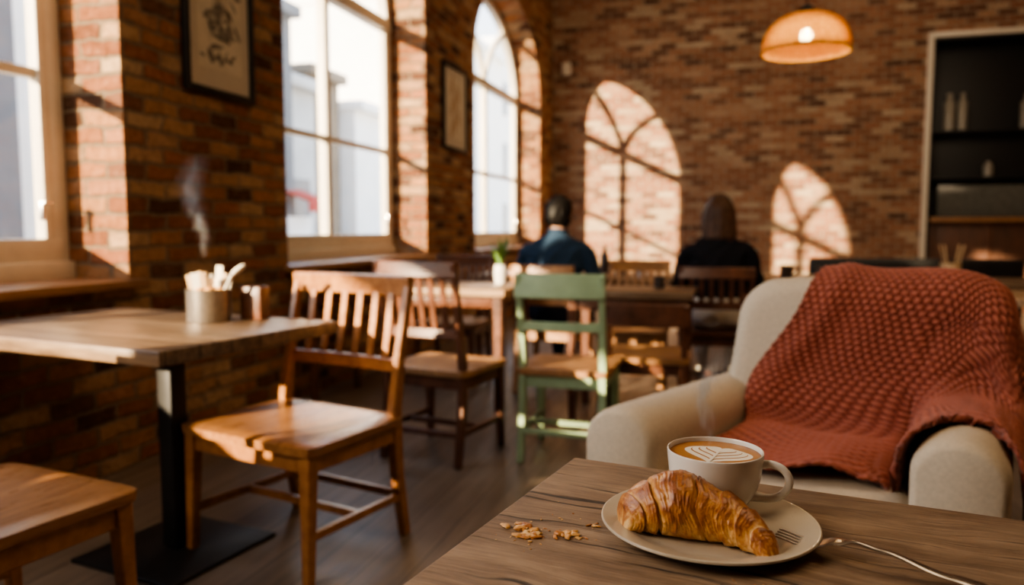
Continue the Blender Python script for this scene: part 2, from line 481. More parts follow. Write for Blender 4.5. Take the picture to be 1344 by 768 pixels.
for k in range(4):
    box('panel_stile', (0.07, 0.03, 1.15), (DX0 + 0.1 + k * (cw - 0.2) / 3, YB + 0.06, 0.6), M_cab, e)
for z in (1.78, 2.4): box('shelf', (cw - 0.09, 0.3, 0.03), (cx, YB + 0.22, z), M_black, e)
M_jar = mat_plain('jar_pale', (0.30, 0.27, 0.22), 0.3)
M_smoke = mat_plain('display_glass', (0.12, 0.12, 0.105), 0.12)
box('display_front', (cw - 0.3, 0.02, 0.42), (cx, YB + 0.10, 1.47), M_smoke, e)
for k, (x, z, h, r) in enumerate([(2.80, 2.415, 0.50, 0.07), (2.96, 2.415, 0.50, 0.06), (3.72, 2.415, 0.46, 0.08), (4.3, 2.415, 0.3, 0.06), (3.3, 1.8, 0.2, 0.06), (4.0, 1.8, 0.22, 0.06)]):
    lathe('jar', [(0, 0), (r, 0), (r, h * .75), (r * .5, h * .85), (r * .5, h), (0, h)], M_jar, e, loc=(x, YB + 0.2, z), seg=20)

# wall sensor
e = empty('wall_security_sensor', (XW + 0.22, YB - 0.0, 3.48))
box('body', (0.14, 0.10, 0.18), (0, -0.06, 0), M_cream, e, 0.02)
box('bracket', (0.05, 0.05, 0.05), (0, -0.02, 0.1), M_cream, e)

# pictures ---------------------------------------------------------
M_art = mat_plain('art_paper', (0.60, 0.52, 0.39), 0.85, 0.08, 8)
M_mat = mat_plain('mat_board', (0.54, 0.46, 0.35), 0.85, 0.05)
M_ink = mat_plain('art_ink', (0.20, 0.17, 0.13), 0.85, 0.45, 30)
M_ochre = mat_plain('art_ochre', (0.40, 0.24, 0.12), 0.85, 0.3)
def picture(y0, y1, z0, z1, kind):
    w = y1 - y0; h = z1 - z0
    e = empty('framed_picture', (XW, (y0 + y1) / 2, (z0 + z1) / 2))
    F = 0.032
    for s in (-1, 1):
        box('frame_stile', (0.035, F, h), (0.0185, s * (w - F) / 2, 0), M_black, e)
        box('frame_rail', (0.035, w - 2 * F, F), (0.0185, 0, s * (h - F) / 2), M_black, e)
    box('mat_board', (0.012, w - 2 * F, h - 2 * F), (0.007, 0, 0), M_mat, e, 0)
    box('print', (0.002, w * 0.66, h * 0.72), (0.0145, 0, 0), M_art, e, 0)
    bm = bmesh.new()
    def leaf(cy, cz, L, W, ang, x=0.0165):
        pts = []
        for k in range(16):
            th = 2 * math.pi * k / 16
            a = L * 0.5 * math.cos(th); b = W * 0.5 * math.sin(th) * (1 - 0.35 * math.cos(th))
            pts.append(bm.verts.new((x, cy + a * math.cos(ang) - b * math.sin(ang), cz + a * math.sin(ang) + b * math.cos(ang))))
        bm.faces.new(pts)
    rnd = random.Random(5)
    if kind == 0:
        for k in range(60):
            cy = rnd.gauss(0, .13) * w; cz = rnd.uniform(-.30, .32) * h
            cy = max(-.28 * w, min(.28 * w, cy))
            leaf(cy, cz, rnd.uniform(.04, .10), rnd.uniform(.015, .035), rnd.uniform(0, 3.1), 0.0162 + k * 0.00004)
        for k in range(5):
            leaf(rnd.uniform(-.1, .1) * w, rnd.uniform(-.1, .2) * h, h * 0.4, 0.006, R(70 + 10 * k), 0.0195 + k * 0.0001)
        for k in range(3):
            for q in range(6): leaf(-.1 * w + k * .1 * w + .022 * math.cos(q), (.1 - .13 * k) * h + .022 * math.sin(q), .05, .022, q * 1.05, 0.0205 + (k * 6 + q) * .00005)
        mk('botanical_print', bm, M_ink, e, smooth=False)
    else:
        for k in range(7):
            leaf((k % 3 - 1) * 0.12 * w, -h * 0.24 + k * 0.07, 0.22, 0.05, R(70 + 20 * (k % 3)), 0.0163 + k * 0.0002)
        mk('sketch_print', bm, M_ochre, e, smooth=False)
picture(3.27, 3.84, 1.80, 2.75, 0)
picture(6.82, 7.50, 1.86, 2.68, 1)

# ------------------------------------------------------------------ outside
M_street = mat_plain('street_asphalt', (0.36, 0.33, 0.29), 0.9)
M_w1 = mat_plain('render_white', (0.92, 0.89, 0.84), 0.8, 0.05, 2)
M_w2 = mat_plain('render_grey', (0.50, 0.49, 0.47), 0.8, 0.1, 2)
M_w3 = mat_plain('stone_brown', (0.26, 0.20, 0.14), 0.85, 0.15, 2)
M_w4 = mat_plain('dark_render', (0.17, 0.17, 0.175), 0.85, 0.15, 2)
M_pane = mat_plain('street_panes', (0.12, 0.13, 0.15), 0.15, 0.1)
box('street_ground', (60, 90, 0.1), (-33.2, 25, -0.25), M_street, bevel=0)
def building(x1, y0, y1, h, mat, dx=8, panes=True):
    e = empty('street_building')
    box('block', (dx, y1 - y0, h + 0.2), (x1 - dx / 2, (y0 + y1) / 2, h / 2 - 0.2), mat, e, 0)
    box('cornice', (dx + 0.3, y1 - y0 + 0.1, 0.25), (x1 - dx / 2 + 0.1, (y0 + y1) / 2, h), mat, e, 0.03)
    if not panes: return
    bm = bmesh.new()
    ny = max(1, int((y1 - y0) / 1.9)); nz = max(1, int(h / 2.6))
    for i in range(ny):
        for k in range(nz):
            yy = y0 + (i + 0.5) * (y1 - y0) / ny
            box_bm(bm, (0.08, 0.7, 1.4), (x1 + 0.0, yy, 1.5 + k * 2.6))
    mk('panes', bm, M_pane, e, smooth=False)
building(-9, 4.0, 7.95, 9.0, M_w4)
building(-9.2, 8.0, 9.4, 9.5, M_w1, panes=False)
building(-9, 9.8, 14.5, 5.6, M_w4)
building(-9.3, 14.6, 15.9, 4.3, M_w2)
building(-9.6, 16.0, 17.6, 4.8, M_w3, panes=False)
building(-9.2, 17.7, 21.0, 4.2, M_w1, panes=False)
building(-9.3, 21.2, 31.0, 8.0, M_w1, panes=False)
building(-9.6, 31.2, 48.0, 9.0, M_w1)
e = empty('shop_awning', (-8.8, 14.6, 1.5))
M_red = mat_plain('awning_red', (0.42, 0.05, 0.035), 0.7)
box('canopy', (0.7, 0.8, 0.06), (0, 0, 0.3), M_red, e, rot=Matrix.Rotation(R(20), 3, 'Y'))
box('valance', (0.03, 0.8, 0.3), (0.33, 0, 0.1), M_red, e)
box('wall_sign', (0.06, 0.9, 0.7), (-0.15, 0, -0.5), M_w1, e)

# ------------------------------------------------------------------ furniture
def chair(name, loc, rot, mat, seatmat, w=0.44, d=0.42, h=0.92, sz=0.45, slats=6, style='slats'):
    e = empty(name, (loc[0], loc[1], 0), rot)
    hw = w / 2 - 0.02; yb = d / 2 - 0.02; yf = -d / 2 + 0.03
    for s in (-1, 1):
        sweep('back_post', [(s * hw, yb + 0.045, 0), (s * hw, yb + 0.005, sz * 0.55), (s * hw, yb - 0.005, sz + 0.02), (s * hw, yb + 0.03, sz + 0.22), (s * (hw + 0.004), yb + 0.085, h)],
              [(0.030, 0.036), (0.034, 0.042), (0.034, 0.046), (0.030, 0.036), (0.026, 0.026)], (1, 0, 0), mat, e)
        sweep('front_leg', [(s * (hw + 0.005), yf - 0.015, 0), (s * hw, yf, sz - 0.03)], [(0.030, 0.030), (0.044, 0.044)], (1, 0, 0), mat, e)
        sweep('side_apron', [(s * hw, yf, sz - 0.065), (s * hw, yb, sz - 0.065)], (0.022, 0.055), (1, 0, 0), mat, e)
        sweep('side_stretcher', [(s * (hw), yf - 0.008, 0.15), (s * hw, yb + 0.03, 0.15)], (0.02, 0.028), (1, 0, 0), mat, e)
    sweep('front_apron', [(-hw, yf, sz - 0.065), (hw, yf, sz - 0.065)], (0.055, 0.022), (0, 0, 1), mat, e)
    sweep('back_apron', [(-hw, yb, sz - 0.065), (hw, yb, sz - 0.065)], (0.055, 0.022), (0, 0, 1), mat, e)
    sweep('cross_stretcher', [(-hw, 0.02, 0.15), (hw, 0.02, 0.15)], (0.028, 0.02), (0, 0, 1), mat, e)
    sweep('back_stretcher', [(-hw, yb + 0.03, 0.15), (hw, yb + 0.03, 0.15)], (0.028, 0.02), (0, 0, 1), mat, e)
    # back rails
    ytop = yb + 0.078
    def rail(nm, z, y, hh, th, bow):
        pts = [(-(w / 2) * 1.0 + w * k / 10, y + bow * (1 - (2 * k / 10 - 1) ** 2), z) for k in range(11)]
        sweep(nm, pts, (hh, th), (0, -0.12, 1), mat, e, 0.006)
    bow = 0.022
    if style == 'slats':
        rail('top_rail', h - 0.035, ytop - 0.004, 0.075, 0.024, bow)
        rail('lower_rail', sz + 0.17, yb + 0.024, 0.05, 0.020, bow)
        for k in range(slats):
            x = -hw + 2 * hw * (k + 1) / (slats + 1)
            by = bow * (1 - (x / (w / 2)) ** 2)
            sweep('slat', [(x, yb + 0.024 + by, sz + 0.18), (x, yb + 0.05 + by, (sz + .18 + h - .05) / 2), (x, ytop - 0.008 + by, h - 0.06)], (0.030, 0.011), (1, 0, 0), mat, e, 0.003)
    else:
        rail('top_rail', h - 0.05, ytop - 0.006, 0.115, 0.024, bow)
        rail('lower_rail', sz + 0.20, yb + 0.028, 0.045, 0.020, bow)
    # saddled seat
    bm = bmesh.new()
    N = 16
    T = [[None] * (N + 1) for _ in range(N + 1)]; Bt = [[None] * (N + 1) for _ in range(N + 1)]
    for i in range(N + 1):
        for j in range(N + 1):
            u = i / N * 2 - 1; v = j / N * 2 - 1
            wid = (w / 2 + 0.012) * (1.0 + (0.035 if v < 0 else 0.0) * -v)
            rr = 1 - 0.05 * (abs(u) ** 8) * (abs(v) ** 8)
            x = u * wid * rr; y = v * (d / 2 + 0.012) * rr
            dish = 0.010 * max(0, 1 - (u * 1.1) ** 2) * max(0, 1 - ((v - 0.1) * 1.1) ** 2)
            edge = max(abs(u), abs(v)); rd = 0.006 * max(0, (edge - 0.93) / 0.07) ** 2
            T[i][j] = bm.verts.new((x, y, sz + 0.002 - dish - rd)); Bt[i][j] = bm.verts.new((x * 0.985, y * 0.985, sz - 0.032))
    for i in range(N):
        for j in range(N):
            bm.faces.new((T[i][j], T[i + 1][j], T[i + 1][j + 1], T[i][j + 1]))
            bm.faces.new((Bt[i][j], Bt[i][j + 1], Bt[i + 1][j + 1], Bt[i + 1][j]))
    for k in range(N):
        for (a, b) in (((k, 0), (k + 1, 0)), ((N, k), (N, k + 1)), ((k + 1, N), (k, N)), ((0, k + 1), (0, k))):
            bm.faces.new((T[a[0]][a[1]], Bt[a[0]][a[1]], Bt[b[0]][b[1]], T[b[0]][b[1]]))
    mk('seat', bm, seatmat, e, angle=50)
    return e

chair('dining_chair', (-1.43, 2.275), -14, M_oak, M_oakseat, w=0.57, d=0.47, h=0.93, sz=0.445)
chair('dining_chair', (-1.71, 1.37), 171, M_oak, M_oakseat, w=0.50, d=0.42)
chair('dining_chair', (-1.34, 3.48), 170, M_darkwood, M_midwood, w=0.45, h=0.95)
chair('dining_chair', (-0.74, 3.62), 180, M_green, M_midwood, w=0.42, h=0.89, style='open')
chair('dining_chair', (-1.15, 5.07), 174, M_midwood, M_midwood, w=0.44, h=0.86)     # man's chair
chair('dining_chair', (-0.08, 5.13), 180, M_darkwood, M_darkwood, w=0.46, h=0.86)   # woman's chair
chair('dining_chair', (-0.60, 4.98), 0, M_midwood, M_midwood, w=0.42, h=0.88)
chair('dining_chair', (-0.42, 4.06), 186, M_darkwood, M_midwood, w=0.42, h=0.72, style='open')
chair('dining_chair', (2.15, 4.02), 175, M_darkwood, M_darkwood, w=0.44, h=0.92)
chair('dining_chair', (-1.9, 5.1), 0, M_darkwood, M_midwood, w=0.44, h=0.9)

def table(name, loc, rot, sx, sy, z, mat, legs='pedestal', th=0.04, px=0.0, legmat=None):
    e = empty(name, (loc[0], loc[1], 0), rot)
    box('top', (sx, sy, th), (0, 0, z - th / 2), mat, e, 0.004)
    lm = legmat or M_blackmetal
    if legs == 'pedestal':
        box('post', (0.065, 0.065, z - th - 0.02), (px, 0, (z - th + 0.02) / 2), lm, e, 0.004)
        box('foot_plate', (0.46, 0.46, 0.014), (px, 0, 0.007), lm, e, 0.004)
        box('top_plate', (0.3, 0.3, 0.012), (px, 0, z - th - 0.006), lm, e, 0.003)
    else:
        for sxx in (-1, 1):
            for syy in (-1, 1):
                sweep('leg', [(sxx * (sx / 2 - 0.05), syy * (sy / 2 - 0.05), 0), (sxx * (sx / 2 - 0.05), syy * (sy / 2 - 0.05), z - th)], [(0.04, 0.04), (0.055, 0.055)], (1, 0, 0), lm, e)
        for syy in (-1, 1): box('apron', (sx - 0.12, 0.02, 0.07), (0, syy * (sy / 2 - 0.05), z - th - 0.035), lm, e)
        for sxx in (-1, 1): box('apron', (0.02, sy - 0.12, 0.07), (sxx * (sx / 2 - 0.05), 0, z - th - 0.035), lm, e)
    return e
table('cafe_table', (-1.965, 2.150), -9, 1.12, 0.76, 0.77, M_tabletop, px=0.16, th=0.045)
table('cafe_table', (-1.88, 4.46), 0, 1.30, 0.66, 0.75, M_tableback, 'legs', legmat=M_darkwood)
table('cafe_table', (-0.55, 4.47), 0, 0.72, 0.52, 0.75, M_tabletop, 'legs', legmat=M_darkwood)
table('dining_table', (-0.45, 5.85), 0, 2.9, 0.72, 0.75, M_tableback, 'legs', legmat=M_darkwood)
table('cafe_table', (2.0, 4.62), 0, 1.25, 0.66, 0.75, M_tableback)
table('cafe_table', (1.75, 5.85), 0, 1.0, 0.7, 0.75, M_tabletop)
FT = table('wooden_table', (0.160, 0.655), -10, 0.92, 0.80, 0.75, M_fore, th=0.035)

# dark bench at right-back
e = empty('dark_bench', (1.35, 6.75, 0))
box('seat', (1.5, 0.45, 0.08), (0, 0, 0.42), M_black, e, 0.02)
box('back', (1.5, 0.08, 0.50), (0, -0.26, 0.62), M_black, e, 0.03)
for s in (-1, 1): box('side', (0.06, 0.5, 0.44), (s * 0.72, -0.02, 0.22), M_black, e)

# ------------------------------------------------------------------ tin with stirrers
e = empty('cutlery_tin', (-1.79, 2.31, 0.77))
lathe('can', [(0, 0), (0.074, 0), (0.076, 0.003), (0.076, 0.112), (0.078, 0.116), (0.074, 0.116), (0.073, 0.010), (0, 0.010)], M_tin, e)
for k in range(11):
    a = random.uniform(0, 6.28); r = random.uniform(0.01, 0.05)
    x, y = r * math.cos(a), r * math.sin(a)
    tx, ty = x * 1.9 + random.uniform(-.02, .02), y * 1.9
    hgt = random.uniform(0.15, 0.20)
    wd = random.choice((0.014, 0.02, 0.024))
    sweep('stirrer', [(x, y, 0.012), (tx, ty, hgt)], [(wd, 0.003), (wd * 1.2, 0.003)], (1, 0.3 * (k % 3), 0), M_paper if k % 2 else M_stick, e, 0)
bm = bmesh.new()
sweep_bm(bm, [(0.03, 0, 0.05), (0.10, 0.0, 0.165)], (0.018, 0.005), (0, 1, 0))
ell_bm(bm, (0.125, 0.0, 0.185), (0.035, 0.018, 0.010), Matrix.Rotation(R(-35), 3, 'Y'))
mk('wooden_spoon', bm, M_paper, e)
bm = bmesh.new()
for k in range(9): ell_bm(bm, (random.uniform(-.05, .05), random.uniform(-.05, .05), 0.112), (0.018, 0.014, 0.012), u=10, v=8)
mk('sugar_sachets', bm, mat_plain('amber_sugar', (0.65, 0.33, 0.10), 0.6), e)
e = empty('napkin_box', (-1.67, 2.41, 0.77))
box('body', (0.085, 0.06, 0.12), (0, 0, 0.06), M_darkwood, e)

# steam: small real volumes with wandering, fading filaments ----------------
def steam(loc, W, D, H, dens, rad, sway, phases, freqs):
    e = empty('steam_wisp', loc)
    t = NT('steam_volume')
    o = t.coord('Object')
    sp = t.n('ShaderNodeSeparateXYZ'); t.l(o, sp.inputs[0])
    v = t.m('DIVIDE', sp.outputs[2], H)
    tot = None
    for q, (ph, fr) in enumerate(zip(phases, freqs)):
        cxn = t.m('MULTIPLY', t.m('SINE', t.m('ADD', t.m('MULTIPLY', v, fr), ph)), t.m('MULTIPLY', t.m('ADD', v, 0.2), sway))
        cxn = t.m('ADD', cxn, t.m('MULTIPLY', v, (q - 0.5) * rad * 2.2))
        cyn = t.m('MULTIPLY', t.m('SINE', t.m('ADD', t.m('MULTIPLY', v, 4.0), ph * 2)), sway * 0.4)
        wn_ = t.m('MULTIPLY', t.m('SUBTRACT', t.noise(t.coord('Object', (0.5 / rad, 0.5 / rad, 0.35 / rad)), 1.0, 2, 0.5), 0.5), rad * 2.6)
        dx = t.m('ADD', t.m('SUBTRACT', sp.outputs[0], cxn), wn_); dy = t.m('SUBTRACT', sp.outputs[1], cyn)
        r2 = t.m('ADD', t.m('MULTIPLY', dx, dx), t.m('MULTIPLY', dy, dy))
        wd = t.m('MULTIPLY', t.m('ADD', t.m('MULTIPLY', v, 1.3), 0.35), rad)
        g = t.m('EXPONENT', t.m('MULTIPLY', t.m('DIVIDE', r2, t.m('MULTIPLY', wd, wd)), -1.0))
        tot = g if tot is None else t.m('ADD', tot, t.m('MULTIPLY', g, 0.6))
    n = t.noise(t.coord('Object', (0.9 / rad, 0.9 / rad, 0.28 / rad)), 1.0, 3, 0.55)
    tot = t.m('MULTIPLY', tot, t.ramp(n, [(0.34, 0.05), (0.68, 1.0)]))
    fade = t.m('MULTIPLY', t.m('MULTIPLY', v, t.m('POWER', t.m('SUBTRACT', 1, v), 1.3)), 4.5)
    tot = t.m('MULTIPLY', t.m('MULTIPLY', tot, fade), dens)
    vs_ = t.n('ShaderNodeVolumeScatter'); vs_.inputs['Color'].default_value = (1.0, 0.98, 0.95, 1)
    t.l(tot, vs_.inputs['Density']); t.l(vs_.outputs[0], t.out.inputs['Volume'])
    bm = bmesh.new(); box_bm(bm, (W, D, H), (0, 0, H / 2))
    mk('vapour', bm, t.mat, e, smooth=False)
steam((-1.82, 2.31, 0.985), 0.22, 0.15, 0.38, 17, 0.019, 0.030, (0.4, 1.3), (7.0, 5.0))

# ------------------------------------------------------------------ pendant
e = empty('pendant_lamp', (0.365, 4.48, 2.05))
t = NT('rattan_weave')
c = t.ramp(t.noise(t.coord('Object'), 40, 3), [(0.3, (0.58, 0.31, 0.08)), (0.7, (0.88, 0.56, 0.19))])
dfp = t.n('ShaderNodeBsdfDiffuse'); t.l(c, dfp.inputs[0])
tlp = t.n('ShaderNodeBsdfTranslucent'); t.l(c, tlp.inputs[0])
mx = t.n('ShaderNodeMixShader'); mx.inputs[0].default_value = 0.35
t.l(dfp.outputs[0], mx.inputs[1]); t.l(tlp.outputs[0], mx.inputs[2]); t.l(mx.outputs[0], t.out.inputs[0])
M_rattan = t.mat
t = NT('rattan_mesh_liner')
w1 = t.n('ShaderNodeBsdfTransparent'); d1 = t.n('ShaderNodeBsdfTranslucent'); d1.inputs[0].default_value = (0.88, 0.48, 0.11, 1)
mx = t.n('ShaderNodeMixShader'); mx.inputs[0].default_value = 0.68
t.l(w1.outputs[0], mx.inputs[1]); t.l(d1.outputs[0], mx.inputs[2]); t.l(mx.outputs[0], t.out.inputs[0])
M_liner = t.mat
prof = [(0.225, 0.0), (0.225, 0.015), (0.222, 0.05), (0.210, 0.095), (0.185, 0.135), (0.147, 0.167), (0.095, 0.190), (0.045, 0.200)]
pp = catmull(prof, 2)
sh = lathe('woven_shade', pp, M_rattan, e, seg=48)
wf = sh.modifiers.new('w', 'WIREFRAME'); wf.thickness = 0.011; wf.use_even_offset = False; wf.use_replace = True
lathe('shade_liner', [(r - 0.004, z) for r, z in pp], M_liner, e, seg=64)
lathe('rim', [(0.221, -0.006), (0.231, -0.006), (0.231, 0.008), (0.221, 0.008), (0.221, -0.006)], M_rattan, e)
lathe('canopy_cap', [(0.0, 0.195), (0.05, 0.195), (0.045, 0.22), (0.02, 0.245), (0.0, 0.245)], M_blackmetal, e, seg=24)
lathe('lampholder', [(0.0, 0.12), (0.02, 0.12), (0.022, 0.2), (0, 0.2)], M_blackmetal, e, seg=20)
lathe('cord', [(0.004, 0.24), (0.004, HC - 2.05)], M_black, e, seg=8)
t = NT('bulb_glow'); em = t.n('ShaderNodeEmission'); em.inputs[0].default_value = (1, 0.72, 0.36, 1); em.inputs[1].default_value = 80; t.l(em.outputs[0], t.out.inputs[0])
bm = bmesh.new(); ell_bm(bm, (0, 0, 0.085), (0.030, 0.030, 0.038)); mk('bulb', bm, t.mat, e, angle=180)
ld = bpy.data.lights.new('pendant_light', 'POINT'); ld.energy = 4; ld.color = (1, 0.70, 0.37); ld.shadow_soft_size = 0.04
lo = bpy.data.objects.new('pendant_light', ld); lo.parent = e; lo.location = (0, 0, 0.03); COL.objects.link(lo)

# ------------------------------------------------------------------ armchair
ACL, ACR = (0.230, 2.144, 0), -17
AC = empty('armchair', ACL, ACR)
def stad(name, xc, w, z0, z1, y0, y1, mat, parent, splay=0.0):
    bm = bmesh.new(); r = w / 2
    pr = [(xc - r * 0.96, z0), (xc + r * 0.96, z0)]
    for k in range(21):
        th = math.pi * k / 20
        pr.append((xc + r * math.cos(th), z1 - r * 0.85 + r * 0.85 * math.sin(th)))
    rings = []
    ys = [(y0 + 0.0, 0.80), (y0 + 0.006, 0.88), (y0 + 0.018, 0.95), (y0 + 0.04, 0.99), (y0 + 0.07, 1.0), (y1, 1.0)]
    zc = (z0 + z1) / 2
    for y, s in ys:
        dx = splay * (y1 - y)
        rings.append([bm.verts.new((xc + dx + (x - xc) * s, y, zc + (z - zc) * (1 - (1 - s) * 0.35 * w / 0.2))) for x, z in pr])
    n = len(pr)
    for a, b in zip(rings, rings[1:]):
        for k in range(n): bm.faces.new((a[k], a[(k + 1) % n], b[(k + 1) % n], b[k]))
    bm.faces.new(rings[0]); bm.faces.new(rings[-1][::-1])
    return mk(name, bm, mat, parent, angle=45)
AX = 0.345
stad('arm', -0.30, 0.20, 0.12, 0.640, -0.36, 0.34, M_linen, AC, splay=-0.165)
stad('arm', AX, 0.19, 0.12, 0.660, -0.33, 0.34, M_linen, AC)
box('seat_base', (0.62, 0.66, 0.24), (-0.03, -0.01, 0.24), M_linen, AC, 0.03, seg=4)
box('seat_cushion', (0.58, 0.62, 0.15), (-0.03, -0.07, 0.415), M_linen, AC, 0.05, seg=6)
# back: rounded slab with tilt
bm = bmesh.new()
BX, W2, Zt, Zb, rc = 0.045, 0.350, 0.945, 0.14, 0.13
pr = [(-W2, Zb), (W2, Zb)]
for k in range(13):
    th = (math.pi / 2) * k / 12
    pr.append((W2 - rc + rc * math.cos(th), Zt - rc + rc * math.sin(th)))
for k in range(1, 8):
    xx = (W2 - rc) * (1 - 2 * k / 8)
    pr.append((xx, Zt + 0.012 * (1 - (xx / (W2 - rc)) ** 2)))
for k in range(13):
    th = math.pi / 2 + (math.pi / 2) * k / 12
    pr.append((-W2 + rc + rc * math.cos(th), Zt - rc + rc * math.sin(th)))
def yc(z): return 0.27 + 0.09 * (z - 0.4) / 0.55
rings = []
T2 = 0.085
for k in range(17):
    th = math.pi * k / 16
    sn = max(0.0, math.sin(th))
    off = -T2 * math.cos(th); ins = 0.075 * (1 - sn ** 0.6)
    ring = []
    for x, z in pr:
        sx = (W2 - ins) / W2
        zc = 0.55
        sz_ = (0.41 - ins) / 0.41
        zz = zc + (z - zc) * sz_
        flare = -0.10 * max(0, (0.80 - zz)) if x < 0 else 0.0
        ring.append(bm.verts.new((BX + x * sx + flare, yc(zz) + off, zz)))
    rings.append(ring)
n = len(pr)
for a, b in zip(rings, rings[1:]):
    for k in range(n): bm.faces.new((a[k], a[(k + 1) % n], b[(k + 1) % n], b[k]))
bm.faces.new(rings[0]); bm.faces.new(rings[-1][::-1])
mk('backrest', bm, M_linen, AC, angle=60)
for sx in (-1, 1):
    for yy in (-0.28, 0.28):
        lathe('foot', [(0, 0), (0.016, 0), (0.026, 0.13), (0, 0.13)], M_darkwood, AC, loc=(sx * 0.31, yy, 0), seg=16)

# throw blanket -------------------------------------------------------
def sstep(x, a, b):
    t = max(0, min(1, (x - a) / (b - a))); return t * t * (3 - 2 * t)
_pc = {}
BR = BX + W2
def bl_path(x, drop):
    key = (round(x, 3), round(drop, 3))
    if key in _pc: return _pc[key]
    corner = 0.0
    if x > BR - 0.13:
        q = min(1, (x - BR + 0.13) / 0.16); corner = 0.13 * (1 - math.sqrt(max(0, 1 - q * q * 0.96)))
        corner += 0.13 * sstep(x, BR, BR + 0.09)
    top = 0.875 - corner - drop
    ht = 0.503
    q = (x - AX) / 0.12
    arm = (0.578 + 0.085 * math.sqrt(max(0, 1 - q * q))) if abs(q) < 1 else (0.578 if q > 1 else 0)
    ht = ht + (arm - ht) * sstep(x, AX - 0.165, AX - 0.08)
    ht = min(ht, top + 0.07)
    ht -= drop
    yt = 0.345
    pts = [(yt + 0.115, min(0.60 - drop, top - 0.05)), (yt + 0.112, top)]
    for k in range(1, 12):
        th = math.pi * k / 12
        pts.append((yt + 0.110 * math.cos(th), top + 0.095 * math.sin(th)))
    pts.append((yt - 0.110, top))
    def yfront(z): return 0.27 + 0.09 * (z - 0.4) / 0.55 - 0.100
    zj = ht + 0.07
    pts.append((yfront(zj + 0.12), zj + 0.12) if zj + 0.12 < top else (yt - 0.112, top - 0.01))
    yj = yfront(ht)
    for k in range(0, 7):
        th = (math.pi / 2) * k / 6
        pts.append((yj - 0.09 * (1 - math.cos(th)), ht + 0.09 * (1 - math.sin(th))))
    pts.append((-0.34, ht + 0.004)); pts.append((-0.385, ht - 0.02)); pts.append((-0.40, ht - 0.5))
    _pc[key] = pts
    return pts
def path_at(pts, s):
    for a, b in zip(pts, pts[1:]):
        L = math.hypot(b[0] - a[0], b[1] - a[1])
        if s <= L or L == 0 and s <= 0:
            t = s / L if L else 0
            return a[0] + (b[0] - a[0]) * t, a[1] + (b[1] - a[1]) * t
        s -= L
    return pts[-1]
NI, NJ = 300, 440
G = np.zeros((NI + 1, NJ + 1, 3))
XE = AX + 0.10
for i in range(NI + 1):
    t_ = i / NI
    Ltot = 1.36 - 0.40 * sstep(t_, 0.56, 0.78) + 0.03 * math.sin(t_ * 9)
    for j in range(NJ + 1):
        s = Ltot * j / NJ
        g = sstep(s, 0.42, 0.95)
        xt = -0.055 + 0.59 * t_; xb = -0.240 + 0.855 * t_ + 0.02 * math.sin(s * 14)
        x = xt * (1 - g) + xb * g
        drop = max(0, x - XE) * 2.4
        xx = min(x, XE + 0.05 * (1 - math.exp(-max(0, x - XE) * 8)))
        y, z = path_at(bl_path(min(x, XE), drop), s)
        G[i, j] = (xx, y, z)
for it in range(36):
    H = G.copy()
    H[1:-1, 1:-1] = G[1:-1, 1:-1] * 0.3 + (G[:-2, 1:-1] + G[2:, 1:-1] + G[1:-1, :-2] + G[1:-1, 2:]) * 0.175
    H[0, 1:-1] = G[0, 1:-1] * .5 + (G[0, :-2] + G[0, 2:]) * .25
    H[-1, 1:-1] = G[-1, 1:-1] * .5 + (G[-1, :-2] + G[-1, 2:]) * .25
    G = H
ii = np.arange(NI + 1); jj = np.arange(NJ + 1)
da = G[np.minimum(ii + 2, NI)] - G[np.maximum(ii - 2, 0)]
db = G[:, np.minimum(jj + 2, NJ)] - G[:, np.maximum(jj - 2, 0)]
NN = np.cross(db, da); NN /= (np.linalg.norm(NN, axis=2, keepdims=True) + 1e-9)
if NN[NI // 2, int(NJ * 0.30), 2] < 0: NN = -NN
FO = np.zeros((NI + 1, NJ + 1)); WU = np.zeros((NI + 1, NJ + 1)); WV = np.zeros((NI + 1, NJ + 1))
for i in range(0, NI + 1):
    for j in range(0, NJ + 1):
        t_ = i / NI; s = 1.3 * j / NJ
        g = sstep(s, 0.35, 1.0)
        nn = noise.noise(Vector((t_ * 2, s * 1.6, 0)))
        calm = 1 - 0.85 * sstep(t_, 0.50, 0.68) * sstep(s, 0.75, 0.95)
        f_ = 0.026 * (0.5 + 0.5 * math.sin(t_ * 15 + 5.0 * nn - s * 2.6)) ** 1.4 * (0.30 + 0.70 * g)
        n5 = noise.noise(Vector((t_ * 5, s * 5, 3)))
        FO[i, j] = (f_ + 0.014 * (0.5 + 0.5 * n5)) * calm
        WU[i, j] = 0.010 * nn; WV[i, j] = 0.008 * n5
# true arc lengths along both directions keep the knit cells even in size
dU = np.linalg.norm(np.diff(G, axis=0), axis=2); AU = np.vstack([np.zeros((1, NJ + 1)), np.cumsum(dU, axis=0)])
dV = np.linalg.norm(np.diff(G, axis=1), axis=2); AV = np.hstack([np.zeros((NI + 1, 1)), np.cumsum(dV, axis=1)])
AU = AU / AU[-1:, :] * 0.80
U = AU + WU; S = AV + WV
cu, cv = 0.0190, 0.0170
rowi = np.floor(S / cv)
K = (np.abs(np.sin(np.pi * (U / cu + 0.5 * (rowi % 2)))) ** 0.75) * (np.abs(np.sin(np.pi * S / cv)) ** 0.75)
P = G + NN * (FO + 0.0090 * K + 0.004)[:, :, None]
verts = [tuple(p) for p in P.reshape(-1, 3).tolist()]
W_ = NJ + 1
faces = [(i * W_ + j, (i + 1) * W_ + j, (i + 1) * W_ + j + 1, i * W_ + j + 1) for i in range(NI) for j in range(NJ)]
me = bpy.data.meshes.new('knitted_cloth'); me.from_pydata(verts, [], faces); me.update()
if me.polygons[(NI // 2) * NJ + int(NJ * 0.30)].normal.z < 0: me.flip_normals()
